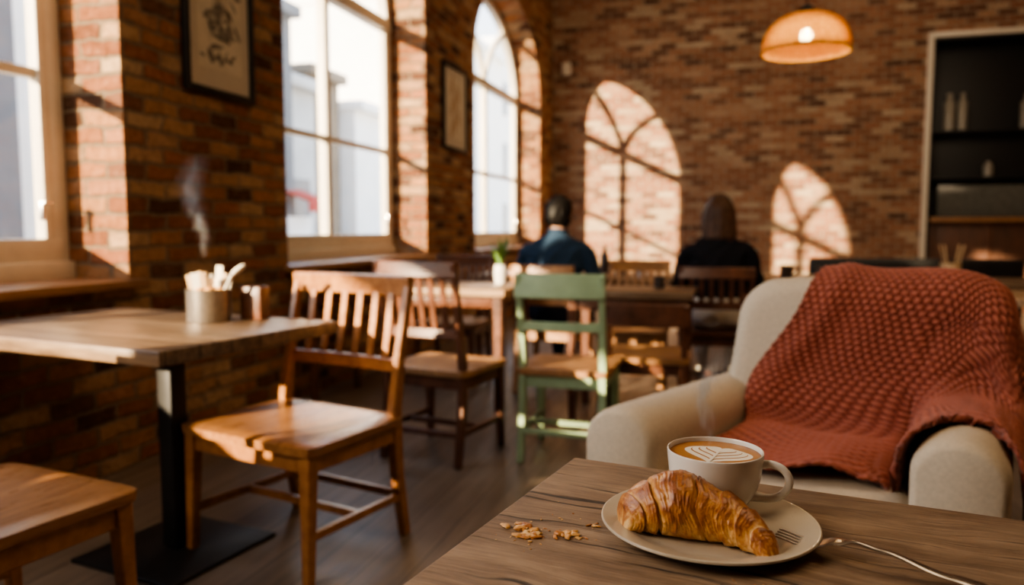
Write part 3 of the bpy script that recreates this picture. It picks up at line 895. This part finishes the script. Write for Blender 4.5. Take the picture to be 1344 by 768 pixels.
at_ = me.attributes.new('knit', 'FLOAT', 'POINT'); at_.data.foreach_set('value', K.reshape(-1).astype(np.float32))
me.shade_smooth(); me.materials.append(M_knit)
BLK = empty('throw_blanket', ACL, ACR)
bo = bpy.data.objects.new('knitted_cloth', me); COL.objects.link(bo); bo.parent = BLK
so = bo.modifiers.new('s', 'SOLIDIFY'); so.thickness = 0.007; so.offset = -1

# ------------------------------------------------------------------ foreground still life
TZ = 0.75
PX, PY = -0.018, 0.888
t = NT('stoneware_glaze')
o = t.coord('Object')
spk = t.ramp(t.noise(o, 260, 2), [(0.70, 1.0), (0.76, 0.55)])
c = t.mix(1.0, t.ramp(t.noise(o, 12, 3), [(0.3, (0.48, 0.41, 0.31)), (0.7, (0.57, 0.50, 0.39))]), spk, 'MULTIPLY')
t.bsdf(c, 0.28, Coat_Weight=0.3)
M_plate = t.mat
e = empty('side_plate', (PX, PY, TZ))
e.scale = (0.97, 0.97, 1)
lathe('dish', catmull([(0.0, 0.004), (0.07, 0.004), (0.088, 0.006), (0.102, 0.011), (0.120, 0.0155), (0.1255, 0.0165), (0.1265, 0.0150), (0.1245, 0.0128), (0.104, 0.0065), (0.085, 0.0012), (0.078, 0.0), (0.0, 0.0)], 4), M_plate, e, seg=96, angle=80)

CX, CY = -0.013, 0.957
e = empty('coffee_cup', (CX, CY, TZ + 0.0045), 0)
lathe('cup_body', catmull([(0.0, 0.003), (0.028, 0.003), (0.030, 0.0), (0.034, 0.0005), (0.036, 0.006), (0.046, 0.018), (0.0535, 0.036), (0.0565, 0.056), (0.0580, 0.0715), (0.0572, 0.0733), (0.0560, 0.0718), (0.0540, 0.056), (0.0505, 0.036), (0.042, 0.018), (0.0, 0.010)], 4), M_ceramic, e, seg=96, angle=80)
bm = bmesh.new()
ha = R(-8)
hc, hs = math.cos(ha), math.sin(ha)
hp = [(r * hc, r * hs, z, a, b) for r, z, a, b in [(0.052, 0.060, 0.006, 0.0045), (0.066, 0.0625, 0.005, 0.0040), (0.080, 0.058, 0.0048, 0.0038), (0.0875, 0.046, 0.0048, 0.0038), (0.084, 0.032, 0.0048, 0.0038), (0.070, 0.0215, 0.005, 0.0040), (0.044, 0.0195, 0.006, 0.0045)]]
tube_bm(bm, hp, ref=(0, 1, 0.001), seg=16, sub=6)
mk('cup_handle', bm, M_ceramic, e, angle=80)
t = NT('coffee_crema')
o = t.coord('Object')
gr = t.n('ShaderNodeVectorMath'); gr.operation = 'LENGTH'; t.l(o, gr.inputs[0])
rad = t.m('ADD', t.m('MULTIPLY', gr.outputs['Value'], 14), t.m('MULTIPLY', t.noise(o, 60, 3), 0.25))
c = t.ramp(rad, [(0.35, (0.52, 0.26, 0.08)), (0.80, (0.44, 0.19, 0.052)), (0.95, (0.25, 0.09, 0.024))])
t.bsdf(c, 0.35)
bm = bmesh.new()
bmesh.ops.create_circle(bm, cap_ends=True, radius=0.0550, segments=72)
mk('coffee_surface', bm, t.mat, e, loc=(0, 0, 0.0680), smooth=False)
M_foam = mat_plain('milk_foam', (0.92, 0.85, 0.72), 0.45, 0.03)
M_foam2 = mat_plain('foam_gap', (0.47, 0.215, 0.062), 0.4, 0.05)
def heart(sc, cx, cy, z, asp=1.0, n=48):
    pts = []
    for k in range(n):
        th = 2 * math.pi * k / n
        x = 16 * math.sin(th) ** 3; y = 13 * math.cos(th) - 5 * math.cos(2 * th) - 2 * math.cos(3 * th) - math.cos(4 * th)
        pts.append((cx + x * sc * asp, cy + y * sc, z))
    return pts
la = empty('latte_art', (0, 0, 0)); la.parent = e; la.rotation_euler = (0, 0, R(-14)); la.location = (0.003, -0.001, 0.0)
lay = [(0.00228, -0.0050, M_foam), (0.00192, 0.0002, M_foam2), (0.00186, 0.0026, M_foam), (0.00148, 0.0070, M_foam2), (0.00142, 0.0094, M_foam), (0.00104, 0.0132, M_foam2), (0.00098, 0.0158, M_foam)]
for k, (sc, cy, m_) in enumerate(lay):
    bm = bmesh.new()
    bm.faces.new([bm.verts.new(p) for p in heart(sc, 0, cy, 0.0682 + k * 0.0001, 1.15)])
    mk('foam_layer', bm, m_, la, smooth=False)
bm = bmesh.new()
bm.faces.new([bm.verts.new(p) for p in [(-0.0018, -0.036, 0.0692), (0.0, -0.043, 0.0692), (0.0018, -0.036, 0.0692), (0.0012, 0.010, 0.0692), (-0.0012, 0.010, 0.0692)]])
mk('foam_stem', bm, M_foam, la, smooth=False)
steam((CX - 0.008, CY, TZ + 0.079), 0.085, 0.055, 0.125, 95, 0.0060, 0.012, (2.3, 0.7), (6.0, 7.5))

# croissant
t = NT('croissant_crust')
at = t.n('ShaderNodeAttribute'); at.attribute_name = 'bake'
o = t.coord('Object')
n1 = t.noise(o, 70, 5, 0.65); n2 = t.noise(o, 480, 4, 0.6)
f = t.m('ADD', at.outputs['Fac'], t.m('MULTIPLY', t.m('SUBTRACT', n1, 0.5), 0.9))
f = t.m('ADD', f, t.m('MULTIPLY', t.m('SUBTRACT', n2, 0.5), 0.25))
c = t.ramp(f, [(0.05, (0.87, 0.59, 0.27)), (0.27, (0.73, 0.39, 0.12)), (0.54, (0.52, 0.205, 0.045)), (0.80, (0.33, 0.10, 0.023)), (1.0, (0.18, 0.052, 0.014))])
h = t.m('ADD', t.m('MULTIPLY', n1, 0.8), t.m('MULTIPLY', n2, 0.4))
t.bsdf(c, 0.34, bump=h, bdist=0.003, bstr=0.75, Coat_Weight=0.5, Coat_Roughness=0.25)
M_cro = t.mat
e = empty('croissant', (0, 0, 0))
NS, NA = 460, 130
sp_ = catmull([(-0.112, 0.848, 0.0), (-0.089, 0.861, 0.0), (-0.045, 0.866, 0.0), (-0.003, 0.855, 0.0), (0.029, 0.834, 0.0), (0.051, 0.808, 0.0)], 60)
def sp_at(s):
    f = s * (len(sp_) - 1); i = min(int(f), len(sp_) - 2); q = f - i
    return Vector(sp_[i]).lerp(Vector(sp_[i + 1]), q)
bounds = [0.0, 0.12, 0.25, 0.51, 0.64, 0.76, 0.87, 1.0]
verts, bakes = [], []
for i in range(NS + 1):
    s = i / NS
    c0 = sp_at(s); tg = (sp_at(min(1, s + 0.01)) - sp_at(max(0, s - 0.01))).normalized()
    side = Vector((tg.y, -tg.x, 0)); up = Vector((0, 0, 1))
    env = 0.0362 * (math.sin(math.pi * (0.075 + 0.90 * (s ** 0.80))) ** 0.72) + 0.0038 * math.exp(-((s - 0.38) / 0.11) ** 2)
    if s > 0.97: env *= math.sqrt(max(0.02, 1 - ((s - 0.97) / 0.03) ** 2))
    if s < 0.04: env *= math.sqrt(max(0.02, 1 - ((0.04 - s) / 0.04) ** 2))
    for k in range(NA):
        th = 2 * math.pi * k / NA
        cs, sn = math.cos(th), math.sin(th)
        ss = s + 0.055 * math.sin(th - 0.5) * (1 - abs(2 * s - 1)) + 0.026 * noise.noise(Vector((cs * 1.5, sn * 1.5, s * 4)))
        ss = max(0, min(0.9999, ss))
        seg = 0
        for b in range(len(bounds) - 1):
            if ss >= bounds[b]: seg = b
        q = (ss - bounds[seg]) / (bounds[seg + 1] - bounds[seg])
        if seg == 2:
            e1 = min(q, 1 - q); prof_ = 1.07 - 0.17 * (1 - sstep(e1, 0.0, 0.09)) - 0.03 * (2 * q - 1) ** 2; qq = 0.75 * sstep(e1, 0, 0.35) + 0.1
            lip = 1 - sstep(e1, 0.0, 0.10)
        else:
            qq = q if seg < 2 else 1 - q
            prof_ = 0.86 + 0.19 * (qq ** 0.7) - 0.16 * sstep(qq, 0.90, 1.0)
            lip = 1 - sstep(qq, 0.0, 0.16)
        amp = 0.45 + 1.1 * max(0, 0.5 + noise.noise(Vector((s * 9, cs * 2, sn * 2 + 4))))
        lam = noise.noise(Vector((ss * 80, cs * 1.9, sn * 1.9))) * amp
        lam2 = noise.noise(Vector((ss * 26, cs * 3.4, sn * 3.4 + 9)))
        lam3 = noise.noise(Vector((s * 60, cs * 9, sn * 9)))
        rr = env * (prof_ + 0.024 * lam + 0.036 * lam2 + 0.014 * lam3)
        v = c0 + side * (rr * 1.00 * cs) + up * (rr * 0.86 * sn + env * 0.80)
        if v.z < 0.0: v.z = 0.0
        verts.append((v.x, v.y, v.z + TZ + 0.0055))
        bake = 0.36 + 0.30 * qq + 0.16 * max(0, sn) - 0.42 * lip - 0.38 * max(0, -sn - 0.1) + 0.22 * lam + 0.22 * lam2 + 0.10 * lam3
        bakes.append(max(0, min(1, bake)))
faces = []
for i in range(NS):
    for k in range(NA):
        k2 = (k + 1) % NA
        faces.append((i * NA + k, (i + 1) * NA + k, (i + 1) * NA + k2, i * NA + k2))
faces.append(tuple(range(NA))); faces.append(tuple(NS * NA + k for k in range(NA - 1, -1, -1)))
me = bpy.data.meshes.new('pastry'); me.from_pydata(verts, [], faces); me.update()
bmt = bmesh.new(); bmt.from_mesh(me); bmesh.ops.recalc_face_normals(bmt, faces=bmt.faces[:]); bmt.to_mesh(me); bmt.free()
at_ = me.attributes.new('bake', 'FLOAT', 'POINT'); at_.data.foreach_set('value', bakes)
me.shade_smooth(); me.materials.append(M_cro)
po_ = bpy.data.objects.new('pastry', me); COL.objects.link(po_); po_.parent = e

# crumbs
bm = bmesh.new(); bl = bm.verts.layers.float.new('bake')
def flake(x, y, r, flat=0.35):
    g = bmesh.ops.create_icosphere(bm, subdivisions=2, radius=r)
    rot = Matrix.Rotation(random.uniform(0, 6.28), 3, 'Z')
    sx, sy = random.uniform(0.7, 1.5), random.uniform(0.45, 0.9)
    b = random.uniform(0.1, 0.65)
    for v in g['verts']:
        n_ = 1 + 0.55 * noise.noise(v.co * (1.6 / r) + Vector((x * 90, y * 90, 0)))
        v.co = rot @ Vector((v.co.x * sx * n_, v.co.y * sy * n_, v.co.z * flat * n_))
        v.co += Vector((x, y, TZ + r * flat * 0.8)); v[bl] = b
for (x, y, n_, sp2, rmax) in [(-0.226, 0.838, 26, 0.010, 0.0075), (-0.214, 0.815, 18, 0.008, 0.0065), (-0.180, 0.832, 16, 0.009, 0.0065), (-0.148, 0.865, 6, 0.005, 0.0045), (-0.156, 0.822, 3, 0.005, 0.0035), (-0.19, 0.885, 8, 0.03, 0.0018), (-0.21, 0.84, 30, 0.030, 0.0018), (-0.215, 0.80, 8, 0.015, 0.0015)]:
    for k in range(n_):
        flake(x + random.gauss(0, sp2), y + random.gauss(0, sp2 * .7), random.uniform(rmax * .4, rmax))
for k in range(12):
    flake(0.03 + random.gauss(0, 0.03), 0.76 + random.gauss(0, 0.006), random.uniform(0.0006, 0.0014))
mk('croissant_crumbs', bm, M_cro, None, angle=60)

# fork: four tines resting on the plate, handle over the rim onto the table
e = empty('fork', (0, 0, 0))
A = Vector((0.056, 0.866, 0)); B = Vector((0.255, 0.800, 0))
dv = (B - A); L = dv.length; dv.normalize(); sd = Vector((-dv.y, dv.x, 0))
def interp(pts, s):
    if s <= pts[0][0]: return pts[0][1]
    for a, b in zip(pts, pts[1:]):
        if s <= b[0]:
            q = (s - a[0]) / (b[0] - a[0]); q = q * q * (3 - 2 * q); return a[1] + (b[1] - a[1]) * q
    return pts[-1][1]
ZF = [(0.0, 0.0150), (0.16, 0.0110), (0.31, 0.0200), (0.38, 0.0230), (0.5, 0.0200), (0.8, 0.0085), (1.0, 0.0050)]
bm = bmesh.new()
def strip(s0, s1, n, wfun, tfun, off=lambda s: 0.0, seg=12):
    prev = None
    for k in range(n + 1):
        s = s0 + (s1 - s0) * k / n
        c0 = A + dv * (s * L) + Vector((0, 0, TZ + interp(ZF, s))); w = wfun(s) / 2; of = off(s); th_ = tfun(s) / 2
        ring = [bm.verts.new(c0 + sd * (of + w * math.cos(2 * math.pi * q / seg)) + Vector((0, 0, th_ * math.sin(2 * math.pi * q / seg)))) for q in range(seg)]
        if prev:
            for q in range(seg): bm.faces.new((prev[q], prev[(q + 1) % seg], ring[(q + 1) % seg], ring[q]))
        else: bm.faces.new(ring[::-1])
        prev = ring
    bm.faces.new(prev)
WH = [(0.19, 0.0265), (0.26, 0.0275), (0.31, 0.0215), (0.375, 0.0085), (0.48, 0.0080), (0.72, 0.0145), (0.93, 0.0200), (0.98, 0.015), (1.0, 0.005)]
TH = [(0.19, 0.0022), (0.31, 0.0026), (0.39, 0.0042), (0.6, 0.0034), (0.9, 0.0030), (1.0, 0.002)]
strip(0.19, 1.0, 70, lambda s: interp(WH, s), lambda s: interp(TH, s))
for k in range(4):
    o_ = (k - 1.5) * 0.0076
    strip(0.0, 0.21, 16, lambda s: 0.0020 + 0.0020 * min(1, s / 0.12), lambda s: 0.0024, lambda s, o_=o_: o_, seg=8)
mk('fork_body', bm, M_steel, e, angle=60)

# ------------------------------------------------------------------ background tabletop items
e = empty('potted_plant', (-1.40, 4.62, 0.75))
lathe('vase', [(0, 0), (0.032, 0), (0.04, 0.03), (0.042, 0.10), (0.036, 0.12), (0.032, 0.12), (0.036, 0.09), (0, 0.09)], M_ceramic, e, seg=28)
bm = bmesh.new()
for k in range(18):
    a = k * 2.4; ln = random.uniform(0.12, 0.24); sp0 = random.uniform(0.03, 0.12)
    prev = None
    for q in range(7):
        s = q / 6
        c0 = Vector((math.cos(a) * sp0 * s ** 1.3, math.sin(a) * sp0 * s ** 1.3, 0.09 + ln * s)); w = 0.014 * math.sin(math.pi * min(1, s * 0.9 + 0.08)) + 0.001
        sdv = Vector((-math.sin(a), math.cos(a), 0)) * w
        r = (bm.verts.new(c0 - sdv), bm.verts.new(c0 + Vector((0, 0, -0.002))), bm.verts.new(c0 + sdv))
        if prev:
            bm.faces.new((prev[0], prev[1], r[1], r[0])); bm.faces.new((prev[1], prev[2], r[2], r[1]))
        prev = r
mk('leaves', bm, mat_plain('leaf_green', (0.14, 0.26, 0.07), 0.5, 0.3), e, angle=60)

M_darkcup = mat_plain('dark_stoneware', (0.06, 0.045, 0.04), 0.35)
def mug(loc, mat, s=1.0):
    e = empty('coffee_mug', loc)
    lathe('body', [(0, 0), (0.034 * s, 0), (0.039 * s, 0.01), (0.041 * s, 0.085 * s), (0.037 * s, 0.085 * s), (0.035 * s, 0.012), (0, 0.012)], mat, e, seg=28)
    bm = bmesh.new()
    tube_bm(bm, [(0.038 * s, 0, 0.07 * s, .005, .004), (0.062 * s, 0, 0.066 * s, .005, .004), (0.066 * s, 0, 0.04 * s, .005, .004), (0.038 * s, 0, 0.02 * s, .005, .004)], ref=(0, 1, 0), seg=10)
    mk('handle', bm, mat, e)
mug((-0.80, 5.75, 0.75), M_darkcup); mug((-0.62, 5.62, 0.75), M_ceramic, 0.9); mug((0.38, 5.66, 0.75), M_darkcup, 1.1)
mug((0.62, 5.70, 0.75), M_darkcup); mug((-0.40, 4.55, 0.75), M_darkcup, 0.8)
e = empty('glass_bottle', (-0.95, 5.95, 0.75))
lathe('body', [(0, 0), (0.032, 0), (0.034, 0.13), (0.013, 0.18), (0.013, 0.22), (0, 0.22)], M_darkcup, e, seg=24)
e = empty('utensil_holder', (1.42, 5.72, 0.75))
lathe('jar', [(0, 0), (0.06, 0), (0.065, 0.12), (0.06, 0.12), (0.055, 0.01), (0, 0.01)], M_stick, e, seg=28)
for k in range(8):
    a = k * 0.8
    sweep('utensil', [(0.03 * math.cos(a), 0.03 * math.sin(a), 0.02), (0.085 * math.cos(a), 0.07 * math.sin(a), 0.24)], (0.013, 0.006), (1, 0, 0), M_stick if k % 2 else M_darkwood, e, 0)

# ------------------------------------------------------------------ people
M_skin = mat_plain('skin', (0.42, 0.23, 0.15), 0.5, 0.06, 30, Subsurface_Weight=0.1)
M_navy = mat_fabric('navy_knit', (0.028, 0.052, 0.090), weave=300)
M_blackk = mat_fabric('black_knit', (0.014, 0.014, 0.018), weave=300)
M_cream_tr = mat_fabric('cream_trousers', (0.74, 0.69, 0.61), weave=400)
M_jean = mat_fabric('dark_denim', (0.02, 0.028, 0.045), weave=500)
M_shoe = mat_plain('shoe_leather', (0.04, 0.03, 0.025), 0.4)
def hairmat(name, a, b, spec=0.35):
    t = NT(name)
    n = t.noise(t.coord('Object', (120, 120, 7)), 1.0, 4)
    t.bsdf(t.ramp(n, [(0.35, a), (0.65, b)]), 0.5, bump=n, bdist=0.003, bstr=0.5, Specular_IOR_Level=spec)
    return t.mat
M_hairb = hairmat('hair_brown', (0.022, 0.009, 0.004), (0.115, 0.050, 0.022))
M_hairk = hairmat('hair_black', (0.004, 0.0035, 0.0035), (0.010, 0.008, 0.007), 0.15)
M_eye = mat_plain('eye_white', (0.8, 0.78, 0.75), 0.2, 0.02)
M_iris = mat_plain('eye_iris', (0.06, 0.03, 0.015), 0.2)

def person(name, loc, rot, sweater, trousers, hair, female, k=1.0, turn=0):
    e = empty(name, (loc[0], loc[1], 0), rot)
    bm = bmesh.new()
    # torso (front of figure = +y)
    T = [(0, -.01, .455, .13, .10), (0, -.01, .50, .178, .128), (0, -.005, .58, .172 * k, .128), (0, .005, .68, .156 * k, .116), (0, .03, .80, .172 * k, .120), (0, .055, .90, .196 * k, .120), (0, .066, .955, .200 * k, .106), (0, .074, 1.00, .165 * k, .090), (0, .082, 1.035, .115, .076), (0, .092, 1.068, .070, .066), (0, .100, 1.10, .058, .060), (0, .112, 1.15, .056, .058)]
    tube_bm(bm, T, ref=(0, 1, 0), seg=28)
    for s in (-1, 1):
        X = lambda v: s * v
        sh = 0.182 * k
        tube_bm(bm, [(X(sh - .07), .068, .960, .045, .045), (X(sh - .01), .07, .945, .056, .060), (X(sh + .030), .078, .885, .058, .062), (X(sh + .055), .10, .79, .054, .056), (X(sh + .070), .135, .715, .049, .050), (X(sh + .060), .19, .715, .047, .047), (X(sh + .0), .30, .765, .041, .039), (X(sh - .055), .395, .792, .032, .028)], ref=(0, 0, 1), seg=18)
        # palm, fingers, thumb
        wx, wy, wz = sh - .055, .395, .790
        tube_bm(bm, [(X(wx), wy - .01, wz, .026, .020), (X(wx - .012), wy + .035, wz - .004, .038, .017), (X(wx - .02), wy + .078, wz - .008, .041, .014), (X(wx - .023), wy + .092, wz - .009, .036, .010)], ref=(0, 0, 1), seg=16)
        for f, (ox, ln) in enumerate([(.030, .062), (.010, .072), (-.010, .068), (-.029, .052)]):
            bx = wx - .022 + ox; by = wy + .082
            tube_bm(bm, [(X(bx), by - .012, wz - .006, .009, .009), (X(bx - .002), by + ln * .35, wz + .002, .0088, .0085), (X(bx - .004), by + ln * .7, wz - .008, .0082, .008), (X(bx - .005), by + ln * .95, wz - .023, .0072, .007)], ref=(0, 0, 1), seg=10)
        tube_bm(bm, [(X(wx - .025), wy + .015, wz - .004, .012, .012), (X(wx - .052), wy + .045, wz - .010, .011, .011), (X(wx - .060), wy + .080, wz - .018, .0095, .009)], ref=(0, 0, 1), seg=10)
        # legs
        hx = 0.088
        tube_bm(bm, [(X(hx), -.02, .52, .095, .082), (X(hx + .005), .10, .53, .092, .080), (X(hx + .015), .28, .53, .078, .070), (X(hx + .02), .42, .525, .062, .062), (X(hx + .02), .47, .475, .058, .058), (X(hx + .018), .462, .38, .055, .060), (X(hx + .015), .44, .24, .046, .050), (X(hx + .012), .43, .12, .036, .040), (X(hx + .012), .43, .07, .034, .040)], ref=(1, 0, 0), seg=18)
        tube_bm(bm, [(X(hx + .012), .375, .045, .030, .034), (X(hx + .013), .43, .045, .038, .042), (X(hx + .018), .52, .034, .044, .030), (X(hx + .02), .60, .028, .038, .024), (X(hx + .018), .635, .024, .022, .018)], ref=(0, 0, 1), seg=16)
    # head
    hz, hy, hk = 1.192, 0.130, 1.12
    Hm = Matrix.Rotation(R(turn), 3, 'Z') @ Matrix.Rotation(R(-10), 3, 'X')
    def hp_(x, y, z):
        v = Hm @ Vector((x * hk, y * hk, z * hk)); return (v.x, v.y + hy, v.z + hz)
    g = bmesh.ops.create_uvsphere(bm, u_segments=32, v_segments=24, radius=1)
    for v in g['verts']:
        x, y, z = v.co
        w = 0.076 * (1 - 0.22 * max(0, -z) ** 1.5); d_ = 0.096
        yy = y * d_ + 0.012 * max(0, -z) * (1 if y > 0 else -0.3)
        v.co = Vector(hp_(x * w, yy, z * 0.112))
    ell_bm(bm, hp_(0, .088, -.060), (.026, .020, .022))           # chin
    ell_bm(bm, hp_(0, .100, -.018), (.013, .018, .014))           # nose tip
    tube_bm(bm, [hp_(0, .090, .020) + (.008, .008), hp_(0, .100, .0) + (.009, .010), hp_(0, .108, -.016) + (.011, .010)], ref=(1, 0, 0), seg=10)
    ell_bm(bm, hp_(0, .094, -.040), (.022, .009, .005)); ell_bm(bm, hp_(0, .092, -.048), (.019, .009, .0055))
    for s in (-1, 1):
        ell_bm(bm, hp_(s * .028, .082, .018), (.022, .014, .007))     # brow
        ell_bm(bm, hp_(s * .040, .070, -.025), (.020, .020, .020))     # cheek
        ell_bm(bm, hp_(s * .077, -.004, -.008), (.010, .020, .032))    # ear
    ob = mk('body', bm, [sweater, M_skin, trousers, M_shoe], e, angle=180)
    m = ob.modifiers.new('r', 'REMESH'); m.mode = 'VOXEL'; m.voxel_size = 0.0065; m.use_smooth_shade = True
    m = ob.modifiers.new('s', 'SMOOTH'); m.factor = 0.5; m.iterations = 4
    apply_mods(ob)
    me = ob.data
    me.materials.clear()
    for m_ in (sweater, M_skin, trousers, M_shoe): me.materials.append(m_)
    # soft cloth creases
    nv = len(me.vertices)
    co_ = np.empty(nv * 3, np.float32); no_ = np.empty(nv * 3, np.float32)
    me.vertices.foreach_get('co', co_); me.vertices.foreach_get('normal', no_)
    co_ = co_.reshape(-1, 3); no_ = no_.reshape(-1, 3)
    for i in range(nv):
        x, y, z = co_[i]
        if 0.1 < z < 1.03 and not (y > 0.40 and z > .74):
            a_ = noise.noise(Vector((float(x) * 7, float(y) * 7, float(z) * 15)))
            b_ = 1 - abs(noise.noise(Vector((float(x) * 5 + float(z) * 6, float(y) * 4, float(z) * 9 - float(x) * 8))))
            co_[i] += no_[i] * (0.008 * a_ + 0.012 * (b_ ** 4 - 0.5))
    me.vertices.foreach_set('co', co_.reshape(-1)); me.update()
    me.shade_smooth()
    hem = 0.655 if female else 0.56
    idx = []
    for p in me.polygons:
        c = p.center
        arm = abs(c.x) > 0.19
        if c.z > 1.070 + (0.015 if c.y < 0.06 else 0): k_ = 1
        elif c.y > 0.405 and c.z > 0.735: k_ = 1
        elif c.z < 0.085: k_ = 3
        elif c.z < 0.615 and c.y > 0.11: k_ = 2
        elif c.z < hem and not arm: k_ = 2
        elif c.z < 0.60: k_ = 2
        else: k_ = 0
        idx.append(k_)
    me.polygons.foreach_set('material_index', idx)
    me.update()
    # collar
    bm = bmesh.new()
    ring = [(0.064 * math.cos(a), 0.094 + 0.066 * math.sin(a), 1.078 - 0.012 * math.sin(a), .013, .012) for a in [2 * math.pi * q / 24 for q in range(25)]]
    tube_bm(bm, ring, ref=(0, 0, 1), seg=10, sub=1)
    mk('collar', bm, sweater, e)
    # eyes
    bm = bmesh.new()
    for s in (-1, 1): ell_bm(bm, hp_(s * .029, .083, .004), (.0135, .0115, .0095))
    mk('eyes', bm, M_eye, e)
    bm = bmesh.new()
    for s in (-1, 1): ell_bm(bm, hp_(s * .029, .0920, .004), (.0058, .003, .0058))
    mk('irises', bm, M_iris, e)
    # hair
    bm = bmesh.new()
    g = bmesh.ops.create_uvsphere(bm, u_segments=40, v_segments=30, radius=1)
    for v in g['verts']:
        x, y, z = v.co
        zz = z
        if y > 0.15 and z < 0.45: zz = max(z, 0.45 - (0.15 if abs(x) > 0.7 else 0)); y *= 0.75
        elif z < -0.72: zz = -0.72 + (z + 0.72) * 0.2
        v.co = Vector(hp_(x * 0.086, y * 0.107 - 0.004, zz * 0.120 + 0.006))
    if female:
        tube_bm(bm, [hp_(0, -.030, .07) + (.068, .068), hp_(0, -.045, .02) + (.096, .070), hp_(0, -.050, -.05) + (.106, .060), hp_(0, -.056, -.11) + (.108, .050), hp_(0, -.066, -.155) + (.100, .038), hp_(0, -.070, -.18) + (.074, .018)], ref=(0, 1, 0), seg=26)
        for s in (-1, 1):
            tube_bm(bm, [hp_(s * .055, .045, .08) + (.022, .03), hp_(s * .080, .030, .02) + (.018, .032), hp_(s * .086, .020, -.05) + (.018, .034), hp_(s * .084, .015, -.12) + (.017, .028), hp_(s * .078, .01, -.155) + (.009, .012)], ref=(0, 1, 0), seg=14)
    ho = mk('hair', bm, hair, e, angle=180)
    m = ho.modifiers.new('r', 'REMESH'); m.mode = 'VOXEL'; m.voxel_size = 0.006; m.use_smooth_shade = True
    m = ho.modifiers.new('s', 'SMOOTH'); m.factor = 0.5; m.iterations = 5
    apply_mods(ho)
    ho.data.materials.clear(); ho.data.materials.append(hair)
    ho.data.polygons.foreach_set('material_index', [0] * len(ho.data.polygons))
    nv = len(ho.data.vertices)
    co_ = np.empty(nv * 3, np.float32); no_ = np.empty(nv * 3, np.float32)
    ho.data.vertices.foreach_get('co', co_); ho.data.vertices.foreach_get('normal', no_)
    co_ = co_.reshape(-1, 3); no_ = no_.reshape(-1, 3)
    for i in range(nv):
        x, y, z = (float(q) for q in co_[i])
        ang = math.atan2(y - hy, x)
        co_[i] += no_[i] * (0.006 * noise.noise(Vector((math.cos(ang) * 9, math.sin(ang) * 9, z * (3 if female else 25)))))
    ho.data.vertices.foreach_set('co', co_.reshape(-1)); ho.data.update()
    ho.data.shade_smooth()
    return e
person('seated_man', (-1.17, 5.10), -6, M_navy, M_jean, M_hairk, False, 1.14, turn=-10)
person('seated_woman', (-0.08, 5.15), 0, M_blackk, M_cream_tr, M_hairb, True, 1.0, turn=6)

# ------------------------------------------------------------------ lights
sd_ = Vector((0.64, 1.0, -0.31))
sl = bpy.data.lights.new('sun', 'SUN'); sl.energy = 20; sl.color = (1.0, 0.78, 0.51); sl.angle = R(0.8)
so_ = bpy.data.objects.new('sun', sl); so_.rotation_euler = sd_.to_track_quat('-Z', 'Y').to_euler(); so_.location = (-12, -15, 9)
COL.objects.link(so_)
w = bpy.data.worlds.new('sky'); scene.world = w; w.use_nodes = True
nt = w.node_tree; nt.nodes.clear()
wo = nt.nodes.new('ShaderNodeOutputWorld'); bg = nt.nodes.new('ShaderNodeBackground')
tc = nt.nodes.new('ShaderNodeTexCoord'); sp = nt.nodes.new('ShaderNodeSeparateXYZ'); rp = nt.nodes.new('ShaderNodeValToRGB')
rp.color_ramp.elements[0].position = 0.0; rp.color_ramp.elements[0].color = (1.0, 0.91, 0.78, 1)
rp.color_ramp.elements[1].position = 0.45; rp.color_ramp.elements[1].color = (0.44, 0.61, 0.87, 1)
nt.links.new(tc.outputs['Generated'], sp.inputs[0]); nt.links.new(sp.outputs[2], rp.inputs[0]); nt.links.new(rp.outputs[0], bg.inputs[0]); nt.links.new(bg.outputs[0], wo.inputs[0])
bg.inputs[1].default_value = 4.2
for i, (a, b) in enumerate(WINS):
    pl = bpy.data.lights.new('window_portal', 'AREA'); pl.shape = 'RECTANGLE'; pl.size = b - a; pl.size_y = 3.1
    pl.cycles.is_portal = True
    po = bpy.data.objects.new('window_portal', pl); po.location = (XW - 0.44, (a + b) / 2, 2.4)
    po.rotation_euler = Vector((1, 0, 0)).to_track_quat('-Z', 'Z').to_euler(); COL.objects.link(po)
def area(name, loc, tgt, size, e, col):
    l = bpy.data.lights.new(name, 'AREA'); l.energy = e; l.size = size; l.color = col
    o = bpy.data.objects.new(name, l); o.location = loc
    o.rotation_euler = (Vector(tgt) - Vector(loc)).to_track_quat('-Z', 'Y').to_euler(); COL.objects.link(o)
area('soft_daylight', (-2.2, -0.2, 2.5), (0.1, 1.4, 0.7), 1.2, 46, (1, 0.81, 0.60))  # added fill lamp for the foreground, no real source there
area('ceiling_bounce', (1.5, 3.0, 4.8), (0.4, 4.6, 0), 3.0, 76, (1, 0.74, 0.47))  # added overhead fill lamp that lifts the room's ambient level
area('ceiling_bounce_rear', (1.2, 7.2, 4.7), (0.2, 11.5, 1.8), 2.6, 88, (1, 0.77, 0.53))  # added fill lamp aimed at the back wall

# ------------------------------------------------------------------ camera
cam = bpy.data.cameras.new('camera'); co = bpy.data.objects.new('camera', cam); COL.objects.link(co)
co.location = (0, 0, 1.10)
co.rotation_euler = (R(90 - 4.8), 0, R(16.0))
cam.sensor_width = 36; cam.lens = 36 * 1000 / 1344
cam.clip_start = 0.05
cam.dof.use_dof = True; cam.dof.focus_distance = 0.94; cam.dof.aperture_fstop = 2.9
scene.camera = co
scene.view_settings.view_transform = 'AgX'
try: scene.view_settings.look = 'AgX - Medium High Contrast'
except Exception: pass
scene.view_settings.exposure = 0.27
